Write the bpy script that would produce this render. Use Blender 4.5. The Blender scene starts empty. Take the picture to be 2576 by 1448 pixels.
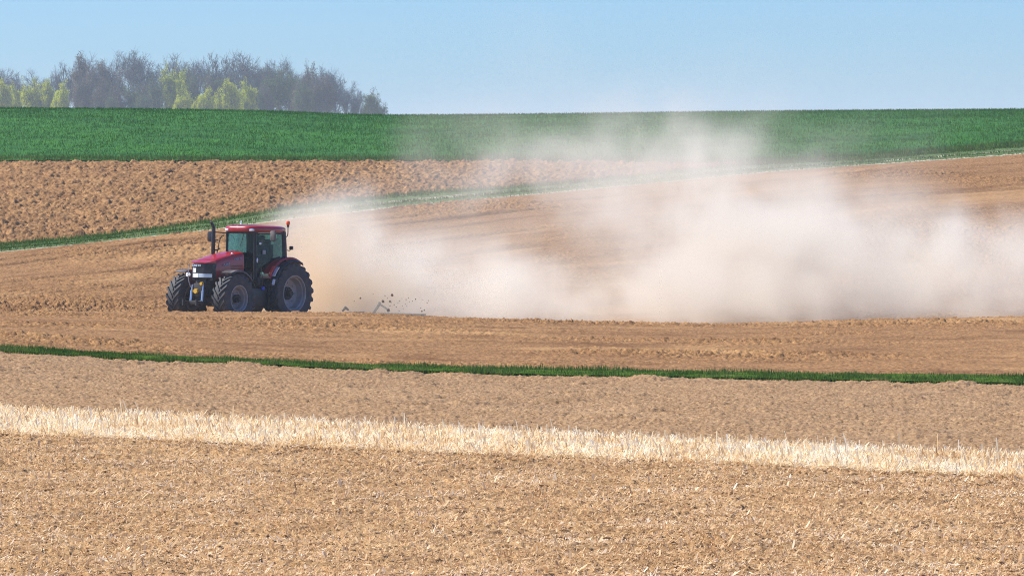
import bpy, bmesh, math, random
import numpy as np
from mathutils import Vector, Matrix

SC = bpy.context.scene
COL = SC.collection
F_PX = 4500.0                       # focal length in pixels of a 1024 px wide frame
PITCH = math.atan(143.5 / F_PX)     # the camera looks a little down into the shallow valley
CZ = 5.66                           # camera height above the ground the tractor stands on

# ------------------------------------------------------------------ camera
cam_d = bpy.data.cameras.new("camera")
cam = bpy.data.objects.new("camera", cam_d)
COL.objects.link(cam)
cam.location = (0, 0, CZ)
cam.rotation_euler = (math.pi / 2 - PITCH, 0, 0)
cam_d.sensor_width = 36.0
cam_d.lens = 36.0 * F_PX / 1024.0
cam_d.clip_start = 1.0
cam_d.clip_end = 9000.0
SC.camera = cam

# ------------------------------------------------------------------ world and sun
SUN_EL = math.radians(47)
SUN_DIR = Vector((-math.cos(SUN_EL) * math.cos(math.radians(14)), math.cos(SUN_EL) * math.sin(math.radians(14)), math.sin(SUN_EL)))
world = bpy.data.worlds.new("World")
SC.world = world
world.use_nodes = True
wn = world.node_tree
wn.nodes.clear()
w_out = wn.nodes.new("ShaderNodeOutputWorld")
w_bg = wn.nodes.new("ShaderNodeBackground")
w_sky = wn.nodes.new("ShaderNodeTexSky")
w_sky.sky_type = 'NISHITA'
w_sky.sun_disc = False
w_sky.sun_elevation = SUN_EL
w_sky.sun_rotation = math.atan2(SUN_DIR.x, SUN_DIR.y)
w_sky.air_density = 1.0
w_sky.dust_density = 0.2
w_sky.ozone_density = 3.0
w_mul = wn.nodes.new("ShaderNodeMix")
w_mul.data_type = 'RGBA'
w_mul.blend_type = 'MULTIPLY'
w_mul.inputs[0].default_value = 1.0
w_mul.inputs[7].default_value = (0.50, 0.80, 1.32, 1)
wn.links.new(w_sky.outputs[0], w_mul.inputs[6])
wn.links.new(w_mul.outputs[2], w_bg.inputs[0])
w_bg.inputs[1].default_value = 0.079
wn.links.new(w_bg.outputs[0], w_out.inputs[0])

sun_d = bpy.data.lights.new("sun", 'SUN')
sun_d.energy = 5.0
sun_d.angle = math.radians(0.5)
sun_d.color = (1.0, 0.95, 0.83)
sun = bpy.data.objects.new("sun", sun_d)
sun.rotation_euler = SUN_DIR.to_track_quat('Z', 'Y').to_euler()
COL.objects.link(sun)

SC.view_settings.view_transform = 'Standard'
SC.view_settings.look = 'None'
SC.view_settings.gamma = 1.0
SC.view_settings.exposure = 0.62
SC.cycles.use_denoising = True
SC.cycles.denoiser = 'OPENIMAGEDENOISE'
SC.cycles.denoising_prefilter = 'NONE'
SC.cycles.filter_width = 1.05
SC.cycles.max_bounces = 10
SC.cycles.volume_bounces = 7
SC.cycles.transparent_max_bounces = 16
SC.cycles.volume_max_steps = 512

# ------------------------------------------------------------------ helpers
def tag(o, label=None, cat=None, group=None, kind=None):
    if label: o['label'] = label
    if cat: o['category'] = cat
    if group: o['group'] = group
    if kind: o['kind'] = kind
    return o

def empty(name, loc=(0, 0, 0)):
    o = bpy.data.objects.new(name, None)
    o.empty_display_size = 0.3
    COL.objects.link(o)
    o.location = loc
    return o

def mesh_np(name, verts, quads=None, tris=None, mat=None, smooth=True, uv=None, parent=None):
    """verts Nx3, quads Mx4, tris Kx3 numpy arrays -> one mesh object"""
    me = bpy.data.meshes.new(name)
    parts = []
    n_loops = 0
    nq = 0 if quads is None else len(quads)
    nt = 0 if tris is None else len(tris)
    me.vertices.add(len(verts))
    me.vertices.foreach_set("co", np.ascontiguousarray(verts, dtype=np.float32).ravel())
    me.loops.add(nq * 4 + nt * 3)
    me.polygons.add(nq + nt)
    li = []
    if nq: li.append(np.asarray(quads).ravel())
    if nt: li.append(np.asarray(tris).ravel())
    li = np.concatenate(li).astype(np.int32)
    me.loops.foreach_set("vertex_index", li)
    starts = np.concatenate([np.arange(nq) * 4, nq * 4 + np.arange(nt) * 3]).astype(np.int32)
    me.polygons.foreach_set("loop_start", starts)
    try:
        me.polygons.foreach_set("loop_total", np.concatenate([np.full(nq, 4), np.full(nt, 3)]).astype(np.int32))
    except Exception:
        pass
    me.polygons.foreach_set("use_smooth", np.full(nq + nt, smooth))
    if uv is not None:
        lay = me.uv_layers.new(name="UVMap")
        lay.data.foreach_set("uv", np.ascontiguousarray(uv[li], dtype=np.float32).ravel())
    me.update(calc_edges=True)
    if mat: me.materials.append(mat)
    o = bpy.data.objects.new(name, me)
    COL.objects.link(o)
    if parent is not None: o.parent = parent
    return o

# ------------------------------------------------------------------ noise
def _hash(ix, iy, seed):
    h = (ix.astype(np.int64) * 374761393 + iy.astype(np.int64) * 668265263 + seed * 974634777) & 0xffffffff
    h = ((h ^ (h >> 13)) * 1274126177) & 0xffffffff
    h = ((h ^ (h >> 16)) * 2246822519) & 0xffffffff
    h = h ^ (h >> 15)
    return (h & 0xffffff).astype(np.float64) / 16777216.0

def gnoise(x, y, seed=0):
    """gradient noise, about -1..1"""
    ix = np.floor(x); iy = np.floor(y)
    fx = x - ix; fy = y - iy
    ux = fx * fx * fx * (fx * (fx * 6 - 15) + 10)
    uy = fy * fy * fy * (fy * (fy * 6 - 15) + 10)
    def g(dx, dy):
        a = _hash(ix + dx, iy + dy, seed) * 2 * np.pi
        return np.cos(a) * (fx - dx) + np.sin(a) * (fy - dy)
    a = g(0, 0); b = g(1, 0); c = g(0, 1); d = g(1, 1)
    return 1.45 * ((a * (1 - ux) + b * ux) * (1 - uy) + (c * (1 - ux) + d * ux) * uy)

def fbm(x, y, seed=0, octs=4, gain=0.5):
    v = 0; a = 1.0; s = 0.0
    for k in range(octs):
        v = v + a * gnoise(x * 2 ** k + 17.3 * k, y * 2 ** k - 9.1 * k, seed + k)
        s += a
        a *= gain
    return v / s

def clods(x, y, size, seed=0, fill=0.75):
    """scattered rounded lumps, 0..1: one lump of random radius and height per cell"""
    X = x / size; Y = y / size
    ix = np.floor(X); iy = np.floor(Y)
    out = np.zeros_like(X)
    for dx in (-1, 0, 1):
        for dy in (-1, 0, 1):
            cx = ix + dx; cy = iy + dy
            px = cx + _hash(cx, cy, seed); py = cy + _hash(cx, cy, seed + 1)
            r = 0.35 + 0.5 * _hash(cx, cy, seed + 2)
            hgt = _hash(cx, cy, seed + 3)
            hgt = np.where(hgt < fill, 0.35 + 0.65 * hgt / fill, 0.0)
            d2 = ((X - px) ** 2 + (Y - py) ** 2) / (r * r)
            out = np.maximum(out, hgt * np.sqrt(np.clip(1 - d2, 0, 1)))
    return out

def sstep(a, b, x):
    t = np.clip((x - a) / (b - a), 0, 1)
    return t * t * (3 - 2 * t)

# ------------------------------------------------------------------ terrain
def pchip(xk, yk, x):
    xk = np.asarray(xk, float); yk = np.asarray(yk, float)
    h = np.diff(xk); d = np.diff(yk) / h
    m = np.zeros_like(yk)
    for i in range(1, len(xk) - 1):
        if d[i - 1] * d[i] > 0:
            w1 = 2 * h[i] + h[i - 1]; w2 = h[i] + 2 * h[i - 1]
            m[i] = (w1 + w2) / (w1 / d[i - 1] + w2 / d[i])
    m[0] = d[0]; m[-1] = d[-1]
    x = np.clip(x, xk[0], xk[-1])
    i = np.clip(np.searchsorted(xk, x, side='right') - 1, 0, len(xk) - 2)
    t = (x - xk[i]) / h[i]
    return ((2 * t ** 3 - 3 * t ** 2 + 1) * yk[i] + (t ** 3 - 2 * t ** 2 + t) * h[i] * m[i]
            + (-2 * t ** 3 + 3 * t ** 2) * yk[i + 1] + (t ** 3 - t ** 2) * h[i] * m[i + 1])

def S(*pairs):
    """curve across the valley: (column of the 2576 px wide plan, value) pairs"""
    xs = [p[0] * .3975 for p in pairs]; ys = [p[1] for p in pairs]
    return lambda px: pchip(xs, ys, px)

def R(*pairs):
    return S(*[(a, b * .3975) for a, b in pairs])

def z_at(row, d):
    return CZ + d * math.tan(-PITCH - math.atan((row - 287.5) / F_PX))

rA = R((0, 274), (300, 276), (644, 281), (980, 292), (1288, 290), (1932, 282), (2576, 277))
rC = R((0, 614), (200, 597), (420, 570), (540, 553), (700, 525), (900, 499), (1100, 480), (1288, 468), (1600, 440), (1870, 412), (2200, 396), (2400, 379), (2576, 366))
rD = R((0, 632), (200, 612), (400, 590), (540, 575), (700, 553), (900, 531), (1288, 493), (1600, 464), (1932, 432), (2200, 412), (2576, 386))
rE = R((0, 785), (420, 784), (800, 787), (1050, 795), (1288, 803), (1750, 815), (1932, 812), (2300, 803), (2576, 797))
rF = R((0, 876), (400, 897), (800, 915), (1288, 929), (1932, 940), (2576, 948))
rG = R((0, 884), (240, 899), (400, 910), (460, 909), (560, 914), (800, 926), (1288, 943), (1932, 954), (2576, 967))
rH = R((0, 1034), (644, 1065), (1288, 1096), (1932, 1128), (2576, 1157))
rI = R((0, 1096), (300, 1104), (644, 1122), (1288, 1148), (1932, 1174), (2576, 1204))
Z0 = CZ - 3.9
dH = lambda px: 3.9 * F_PX / (rH(px) - 144)
dI = lambda px: 3.9 * F_PX / (rI(px) - 144)
dG = lambda px: 90 + 0 * px
dF = S((0, 90.8), (400, 91.2), (800, 91.6), (1288, 92), (2576, 92.4))
dE = lambda px: 133 + 0 * px
dD = S((0, 172), (644, 184), (1288, 200), (1932, 213), (2576, 226))
dC = S((0, 176), (644, 189), (1288, 205.5), (1932, 218.5), (2576, 231))
dB0 = S((0, 226), (644, 224), (1288, 222), (1870, 217.4), (2576, 231))
dB = lambda px: np.maximum(dB0(px), dC(px) + 0.05)
rB = R((0, 405), (1288, 405), (1700, 409), (1870, 411), (2576, 365.5))
dA = S((0, 290), (2576, 290))
drop = S((0, .12), (360, .25), (600, .36), (800, .40), (1000, .5), (2576, .55))

PXK = np.linspace(-60, 1084, 96)
YK = np.concatenate([np.arange(10, 300, .25), np.arange(300, 4300, 5.0)])
TAB = np.zeros((len(PXK), len(YK)))
for i, px in enumerate(PXK):
    p = float(np.clip(px, 0, 1024))
    e = z_at(float(rE(p)), 133); sl = (e - CZ) / 133
    a = z_at(float(rA(p)), 290)
    line = lambda d: CZ + sl * d
    c_, b_ = float(dC(p)), float(dB(p))
    pts = [(8, Z0), (30, Z0), (52, Z0), (float(dH(p)) + 4, Z0),
           (90, z_at(float(rG(p)), 90)), (float(dF(p)), z_at(float(rF(p)), float(dF(p)))),
           (133, e), (137, line(137) - .04), (140, line(140) - .75 * float(drop(p))), (143.5, line(143.5) - float(drop(p)) - .06),
           (147, line(147) - .75 * float(drop(p))),
           (float(dD(p)), z_at(float(rD(p)), float(dD(p)))), (c_, z_at(float(rC(p)), c_))]
    if b_ > c_ + 2:
        pts.append((b_, z_at(float(rB(p)), b_)))
    pts += [(282, z_at(float(rA(p)) + .8, 282)), (290, a), (298, a - .25), (330, a - 2.2), (420, 2.5), (1100, 7), (1500, 8), (4300, 8)]
    TAB[i] = pchip([q[0] for q in pts], [q[1] for q in pts], YK)
# smooth a little across
for _ in range(2):
    T2 = TAB.copy()
    T2[1:-1] = (TAB[:-2] + 2 * TAB[1:-1] + TAB[2:]) / 4
    TAB = T2
KY = math.cos(PITCH)

def px_of(x, y):
    return 512 + F_PX * np.asarray(x) / np.asarray(y)

def H(x, y):
    """height of the bare terrain"""
    x = np.asarray(x, float); y = np.asarray(y, float)
    p = np.clip(px_of(x, y), PXK[0], PXK[-1] - 1e-6)
    fi = (p - PXK[0]) / (PXK[1] - PXK[0])
    i = np.clip(fi.astype(int), 0, len(PXK) - 2); fi = fi - i
    yy = np.clip(y, YK[0], YK[-1] - 1e-3)
    j = np.clip(np.searchsorted(YK, yy, side='right') - 1, 0, len(YK) - 2)
    fj = (yy - YK[j]) / (YK[j + 1] - YK[j])
    return ((TAB[i, j] * (1 - fj) + TAB[i, j + 1] * fj) * (1 - fi)
            + (TAB[i + 1, j] * (1 - fj) + TAB[i + 1, j + 1] * fj) * fi)
# ------------------------------------------------------------------ materials
def new_mat(name):
    m = bpy.data.materials.new(name)
    m.use_nodes = True
    nt = m.node_tree
    return m, nt, nt.nodes["Principled BSDF"], nt.nodes["Material Output"]

def simple(name, col, rough=.5, metal=0.0, spec=.5, dirt=0.0, dirt_col=(.30, .22, .14), scale=6.0, coat=0.0):
    m, nt, b, out = new_mat(name)
    b.inputs["Roughness"].default_value = rough
    b.inputs["Metallic"].default_value = metal
    b.inputs["Specular IOR Level"].default_value = spec
    if coat: b.inputs["Coat Weight"].default_value = coat
    N = nt.nodes; L = nt.links
    tc = N.new("ShaderNodeTexCoord")
    n = N.new("ShaderNodeTexNoise"); n.inputs["Scale"].default_value = scale; n.inputs["Detail"].default_value = 6
    L.new(tc.outputs["Object"], n.inputs["Vector"])
    r = N.new("ShaderNodeMapRange")
    r.inputs[1].default_value = .42; r.inputs[2].default_value = .72
    r.inputs[3].default_value = dirt * .15; r.inputs[4].default_value = dirt
    L.new(n.outputs[0], r.inputs[0])
    mx = N.new("ShaderNodeMix"); mx.data_type = 'RGBA'
    mx.inputs[6].default_value = (*col, 1); mx.inputs[7].default_value = (*dirt_col, 1)
    L.new(r.outputs[0], mx.inputs[0]); L.new(mx.outputs[2], b.inputs["Base Color"])
    return m

def ramp(nt, fac, stops):
    r = nt.nodes.new("ShaderNodeValToRGB")
    e = r.color_ramp.elements
    e[0].position = stops[0][0]; e[0].color = (*stops[0][1], 1)
    e[1].position = stops[-1][0]; e[1].color = (*stops[-1][1], 1)
    for p, c in stops[1:-1]:
        k = e.new(p); k.color = (*c, 1)
    nt.links.new(fac, r.inputs[0])
    return r.outputs[0]

def noise(nt, vec, scale, detail=4, rough=.6, scl=None, dist=0.0):
    n = nt.nodes.new("ShaderNodeTexNoise")
    n.inputs["Scale"].default_value = scale
    n.inputs["Detail"].default_value = detail
    n.inputs["Roughness"].default_value = rough
    n.inputs["Distortion"].default_value = dist
    if scl:
        mp = nt.nodes.new("ShaderNodeMapping"); mp.inputs["Scale"].default_value = scl
        nt.links.new(vec, mp.inputs["Vector"]); vec = mp.outputs[0]
    nt.links.new(vec, n.inputs["Vector"])
    return n.outputs[0]

def mixc(nt, fac, a, b, mode='MIX'):
    m = nt.nodes.new("ShaderNodeMix"); m.data_type = 'RGBA'; m.blend_type = mode
    for sock, v in ((m.inputs[0], fac), (m.inputs[6], a), (m.inputs[7], b)):
        if isinstance(v, (int, float)): sock.default_value = v
        elif isinstance(v, tuple): sock.default_value = (*v, 1)
        else: nt.links.new(v, sock)
    return m.outputs[2]

def mrange(nt, v, a, b, c=0., d=1.):
    r = nt.nodes.new("ShaderNodeMapRange")
    nt.links.new(v, r.inputs[0])
    for i, q in enumerate((a, b, c, d)): r.inputs[i + 1].default_value = q
    return r.outputs[0]

def soil(name, dark, mid, light, grain=9.0, streak=0.0, streak_col=(.2, .1, .05), big=.25, uvscale=(2.2, 34, 1), bump=.5, bd=.03):
    m, nt, b, out = new_mat(name)
    b.inputs["Roughness"].default_value = .95
    b.inputs["Specular IOR Level"].default_value = .15
    tc = nt.nodes.new("ShaderNodeTexCoord")
    geo = nt.nodes.new("ShaderNodeNewGeometry")
    pos = geo.outputs["Position"]
    n1 = noise(nt, pos, grain, 8, .72)
    n2 = noise(nt, pos, grain * .12, 4, .6)
    c = ramp(nt, n1, [(.30, dark), (.48, mid), (.68, light)])
    c = mixc(nt, mrange(nt, n2, .38, .66, 0, big), c, dark)
    if streak:
        n3 = noise(nt, tc.outputs["UV"], 1.0, 7, .68, uvscale, .15)
        c = mixc(nt, mrange(nt, n3, .50, .68, 0, streak), c, streak_col)
        n4 = noise(nt, tc.outputs["UV"], 1.0, 5, .6, (uvscale[0] * .6, uvscale[1] * .45, 1), .1)
        c = mixc(nt, mrange(nt, n4, .52, .72, 0, streak * .8), c, light)
    nt.links.new(c, b.inputs["Base Color"])
    bp = nt.nodes.new("ShaderNodeBump"); bp.inputs["Strength"].default_value = bump; bp.inputs["Distance"].default_value = bd
    nt.links.new(noise(nt, pos, grain * 2.2, 5, .7), bp.inputs["Height"])
    nt.links.new(bp.outputs[0], b.inputs["Normal"])
    return m

M = {}
M['near'] = soil("stubble_soil", (.10, .048, .016), (.36, .208, .092), (.62, .42, .215), 16, .45, (.17, .105, .06), .30, (1.6, 14, 1))
M['smooth'] = soil("smooth_soil", (.09, .044, .016), (.31, .186, .094), (.50, .335, .19), 17, .35, (.24, .16, .105), .22, (1.6, 16, 1))
M['harrow'] = soil("harrowed_soil", (.06, .024, .008), (.265, .136, .054), (.49, .29, .13), 12, .90, (.13, .058, .020), .25, (1.4, 34, 1))
M['plough'] = soil("ploughed_soil", (.08, .033, .011), (.28, .146, .060), (.47, .285, .13), 5.0, .18, (.2, .11, .05), .35, (1.6, 9, 1), .6, .08)
M['base'] = soil("base_soil", (.16, .10, .05), (.32, .2, .11), (.45, .3, .18), 2.0)

def grass_mat(name, cols, rnd=.55, trans=.35):
    m, nt, b, out = new_mat(name)
    geo = nt.nodes.new("ShaderNodeNewGeometry")
    n2 = noise(nt, geo.outputs["Position"], .9, 4, .6)
    add = nt.nodes.new("ShaderNodeMath"); add.operation = 'ADD'
    mul = nt.nodes.new("ShaderNodeMath"); mul.operation = 'MULTIPLY'; mul.inputs[1].default_value = rnd
    nt.links.new(geo.outputs["Random Per Island"], mul.inputs[0])
    mul2 = nt.nodes.new("ShaderNodeMath"); mul2.operation = 'MULTIPLY_ADD'; mul2.inputs[1].default_value = 1.1; mul2.inputs[2].default_value = -.3
    nt.links.new(n2, mul2.inputs[0])
    nt.links.new(mul.outputs[0], add.inputs[0]); nt.links.new(mul2.outputs[0], add.inputs[1])
    k = len(cols)
    c = ramp(nt, add.outputs[0], [(i / (k - 1), q) for i, q in enumerate(cols)])
    df = nt.nodes.new("ShaderNodeBsdfDiffuse"); tr = nt.nodes.new("ShaderNodeBsdfTranslucent")
    ms = nt.nodes.new("ShaderNodeMixShader"); ms.inputs[0].default_value = trans
    nt.links.new(c, df.inputs[0]); nt.links.new(c, tr.inputs[0])
    nt.links.new(df.outputs[0], ms.inputs[1]); nt.links.new(tr.outputs[0], ms.inputs[2])
    nt.links.new(ms.outputs[0], out.inputs[0])
    nt.nodes.remove(b)
    return m

M['blade'] = grass_mat("grass_blades", [(.018, .05, .008), (.05, .12, .014), (.11, .19, .03), (.34, .29, .14)])
M['wheat'] = grass_mat("young_wheat", [(.017, .105, .002), (.026, .136, .003), (.042, .172, .005)], rnd=.25)
M['straw'] = grass_mat("pale_straw", [(.46, .26, .10), (.80, .58, .32), (.95, .85, .64), (.96, .95, .90)], trans=.4)
M['chaff'] = grass_mat("chopped_straw", [(.36, .20, .095), (.62, .40, .21), (.80, .58, .35), (.95, .86, .73)], trans=.25)

def green_field_mat():
    m, nt, b, out = new_mat("wheat_field")
    b.inputs["Roughness"].default_value = .8
    b.inputs["Specular IOR Level"].default_value = .2
    geo = nt.nodes.new("ShaderNodeNewGeometry"); tc = nt.nodes.new("ShaderNodeTexCoord")
    n1 = noise(nt, geo.outputs["Position"], 1.6, 8, .75, (1, .35, 1))
    n2 = noise(nt, tc.outputs["UV"], 1, 5, .6, (2.0, 16, 1))
    c = ramp(nt, n1, [(.34, (.014, .085, .002)), (.5, (.024, .125, .003)), (.66, (.042, .17, .006))])
    c = mixc(nt, mrange(nt, n2, .45, .66, 0, .75), c, (.007, .065, .002))
    nt.links.new(c, b.inputs["Base Color"])
    return m
M['field'] = green_field_mat()

def track_mat():
    """grassy farm track: pale chalky ruts between green verges; UV v runs across it"""
    m, nt, b, out = new_mat("farm_track")
    b.inputs["Roughness"].default_value = .95
    geo = nt.nodes.new("ShaderNodeNewGeometry"); tc = nt.nodes.new("ShaderNodeTexCoord")
    sp = nt.nodes.new("ShaderNodeSeparateXYZ"); nt.links.new(tc.outputs["UV"], sp.inputs[0])
    n = noise(nt, geo.outputs["Position"], .8, 6, .7)
    j = nt.nodes.new("ShaderNodeMath"); j.operation = 'MULTIPLY_ADD'; j.inputs[1].default_value = .16; nt.links.new(n, j.inputs[0])
    nt.links.new(sp.outputs[1], j.inputs[2])
    g = noise(nt, geo.outputs["Position"], 5, 6, .7)
    green = ramp(nt, g, [(.3, (.02, .07, .01)), (.5, (.07, .14, .025)), (.7, (.18, .21, .08))])
    pale = ramp(nt, g, [(.38, (.16, .16, .07)), (.50, (.36, .31, .21)), (.62, (.56, .51, .40))])
    def band(c0, w, soft):
        a = nt.nodes.new("ShaderNodeMath"); a.operation = 'SUBTRACT'; a.inputs[1].default_value = c0 + .08
        nt.links.new(j.outputs[0], a.inputs[0])
        q = nt.nodes.new("ShaderNodeMath"); q.operation = 'ABSOLUTE'; nt.links.new(a.outputs[0], q.inputs[0])
        return mrange(nt, q.outputs[0], w + soft, w, 0, 1)
    c = mixc(nt, band(.13, .045, .06), green, pale)
    c = mixc(nt, band(.57, .045, .06), c, pale)
    nt.links.new(c, b.inputs["Base Color"])
    return m
M['track'] = track_mat()

M['clod'] = simple('dark_clod', (.13, .085, .05), .95, dirt=.3)  # dark brown base with random lighter mottling
# ------------------------------------------------------------------ ground sheets
def columns(step):
    """column plan: fine across the view, coarse far out to the sides"""
    a = np.arange(-110, 1134, step)
    l = np.arange(-1400, -110, 14.0); r = np.arange(1134, 2424, 14.0)
    return np.concatenate([l, a, r])

def sheet(name, lo, hi, n, step, detail, mat, kind='structure', lift=0.0, label=None, power=1.0):
    px = columns(step)
    t = np.linspace(0, 1, n) ** power
    P, T = np.meshgrid(px, t)
    pc = np.clip(P, 0, 1024)
    Y = lo(pc) * (1 - T) + hi(pc) * T
    X = (P - 512) / F_PX * Y
    Z = H(X, Y) + lift + detail(X, Y, T, P)
    r, c = P.shape
    idx = np.arange(r * c).reshape(r, c)
    q = np.stack([idx[:-1, :-1], idx[:-1, 1:], idx[1:, 1:], idx[1:, :-1]], -1).reshape(-1, 4)
    v = np.stack([X, Y, Z], -1).reshape(-1, 3)
    uv = np.stack([(P / 256.0).ravel(), T.ravel()], -1)
    o = mesh_np(name, v, quads=q, mat=mat, uv=uv)
    tag(o, kind=kind)
    return o

def near_detail(X, Y, T, P):
    m = .5 + .5 * fbm(X * .5, Y * .25, 5, 3)
    ridge = np.exp(-((T - .968) / .022) ** 2)
    return ((.036 + .06 * ridge) * clods(X, Y, .16, 11) * m + .036 * clods(X, Y, .075, 12) + .016 * fbm(X * 9, Y * 9, 3, 3)
            + .05 * fbm(X * .35, Y * .8, 31, 3) - .035 * np.exp(-((T - .975) / .015) ** 2)) * sstep(1.0, .985, T)

def smooth_detail(X, Y, T, P):
    near_g = sstep(.82, .98, T)
    return -.025 + (.026 * clods(X, Y, .11, 21, .35) + .030 * clods(X, Y, .055, 27, .7) + .060 * clods(X, Y, .55, 28, .10) + .006 * fbm(X * 8, Y * 8, 23, 3) + .05 * near_g * clods(X, Y, .4, 24) * (.5 + fbm(X * .4, Y * .4, 25, 2))
            + .03 * fbm(X * .3, Y * .3, 26, 2))

def harrow_detail(X, Y, T, P):
    rough = .35 + 1.3 * sstep(-.1, .5, fbm(X * .12, Y * .12, 33, 3))
    patch = sstep(700, 950, P) * sstep(155, 165, Y) * sstep(200, 178, Y)
    leftp = sstep(330, 60, P) * sstep(143, 146, Y) * sstep(160, 152, Y)
    crest = np.exp(-((Y - 135.5) / 5) ** 2)
    a = rough + 2.2 * patch + 1.8 * leftp + .5 * crest
    furrow = fbm(P / 300.0, T * 60, 36, 4)
    tram = sum(np.exp(-((T - c) / .0035) ** 2) for c in (.962, .935, .86, .80, .66, .17, .27))
    return -.035 + (-.09 * tram + .050 * a * clods(X, Y, .21, 34, .35) + .046 * a * clods(X, Y, .11, 35, .65) + .024 * a * clods(X, Y, .07, 38) + .01 * fbm(X * 4, Y * 4, 37, 3) + .034 * furrow * sstep(0, .03, T))

def plough_detail(X, Y, T, P):
    w = X + .30 * fbm(X * 1.5, Y * 1.5, 47, 3)
    Y = Y + .30 * fbm(X * 1.4 + 9, Y * 1.4, 48, 3)
    rg_ = 1 - np.abs(gnoise(w * 1.7, Y * 1.3, 49))
    return -.13 + (.09 * clods(w, Y, .46, 41, .4) + .11 * clods(X, Y, .22, 42, .8) + .10 * rg_ ** 3 + .06 * clods(X, Y, .12, 45) + .06 * fbm(X * 2.2, Y * 2.2, 43, 5)
            + .05 * np.sin(Y * 2 * np.pi / 1.7 + 1.5 * fbm(X * .1, Y * .1, 44, 2))) * (.6 + .4 * sstep(1, .97, T)) * (.15 + .85 * sstep(0, .06, T))

def green_detail(X, Y, T, P):
    return .05 + .05 * fbm(X * 1.3, Y * 1.3, 51, 4) + .05 * fbm(X * .25, Y * .25, 52, 3)

def strip_detail(X, Y, T, P):
    return .04 + .04 * fbm(X * 2, Y * 2, 53, 4)

def track_detail(X, Y, T, P):
    rut = np.exp(-((T - .13) / .1) ** 2) + np.exp(-((T - .57) / .1) ** 2)
    return -.03 - .05 * rut + .03 * fbm(X * 1.5, Y * 1.5, 54, 4)

c30 = lambda px: 30 + 0 * px
sheet("stubble_field", c30, dI, 620, 1.6, near_detail, M['near'], power=.8)
sheet("stubble_strip_ground", dI, dH, 110, 2.0, lambda X, Y, T, P: .03 * fbm(X * 3, Y * 3, 8, 3) + .02, M['near'])
sheet("smooth_field", dH, dG, 600, 1.35, smooth_detail, M['smooth'])
sheet("grass_strip_ground", dG, dF, 14, 2.0, strip_detail, M['blade'])
sheet("harrowed_field", dF, dD, 1100, 1.2, harrow_detail, M['harrow'])
sheet("farm_track", dD, dC, 44, 1.5, track_detail, M['track'])
sheet("ploughed_field", dC, dB, 460, 1.1, plough_detail, M['plough'])
sheet("green_field", dB, lambda px: 330 + 0 * px, 420, 1.8, green_detail, M['field'])
# the one big sheet under everything, out to the horizon
yb = np.concatenate([np.arange(8, 340, 2.0), np.geomspace(342, 4200, 60)])
ub = np.linspace(-.55, .55, 160)
UB, YB = np.meshgrid(ub, yb)
XB = UB * np.maximum(YB, 40)
ZB = H(XB, YB) - .25
idx = np.arange(UB.size).reshape(UB.shape)
mesh_np("ground", np.stack([XB, YB, ZB], -1).reshape(-1, 3),
        quads=np.stack([idx[:-1, :-1], idx[:-1, 1:], idx[1:, 1:], idx[1:, :-1]], -1).reshape(-1, 4), mat=M['base'])['kind'] = 'structure'
# ------------------------------------------------------------------ straw and grass
RNG = np.random.default_rng(7)
def strip_mat():
    m = soil("straw_litter_ground", (.26, .17, .08), (.55, .40, .22), (.78, .64, .42), 14, 0.0)
    return m

def blades(name, X, Y, Zb, h, w, lean, mat, label, quad=False, flat=False, az=None, cat="grass"):
    """one tapered blade per point; kind stuff: nobody could count them"""
    n = len(X)
    a = RNG.uniform(0, 2 * np.pi, n) if az is None else az
    th = np.abs(RNG.normal(0, lean, n)) if not flat else np.pi / 2 - np.abs(RNG.normal(0, lean, n))
    d = np.stack([np.cos(a) * np.sin(th), np.sin(a) * np.sin(th), np.cos(th)], -1)
    b = RNG.uniform(-.9, .9, n)
    side = np.stack([np.cos(b), np.sin(b), RNG.uniform(-.25, .25, n)], -1) if not flat else np.stack([-np.sin(a), np.cos(a), RNG.uniform(-.5, .5, n)], -1)
    base = np.stack([X, Y, Zb], -1)
    top = base + d * h[:, None]
    s = side * (w / 2)[:, None]
    if quad:
        v = np.stack([base - s, base + s, top + s * .7, top - s * .7], 1).reshape(-1, 3)
        q = np.arange(n * 4).reshape(n, 4)
        o = mesh_np(name, v, quads=q, mat=mat, smooth=False)
    else:
        v = np.stack([base - s, base + s, top], 1).reshape(-1, 3)
        o = mesh_np(name, v, tris=np.arange(n * 3).reshape(n, 3), mat=mat, smooth=False)
    return tag(o, label, cat, kind='stuff')

def spread(n, lo, hi, p0=-90, p1=1114, t0=0, t1=1, clump=None):
    """points between two field edges, evenly by area, thinned by a clumping noise"""
    X, Y, T = [], [], []
    P = RNG.uniform(p0, p1, n); t = RNG.uniform(t0, t1, n)
    pc = np.clip(P, 0, 1024)
    y = lo(pc) * (1 - t) + hi(pc) * t
    x = (P - 512) / F_PX * y
    if clump:
        k = sstep(clump[1], clump[2], fbm(x * clump[0], y * clump[0], clump[3], 3)) > RNG.uniform(0, 1, n) * .95
        x, y, t = x[k], y[k], t[k]
    return x, y, t

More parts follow.
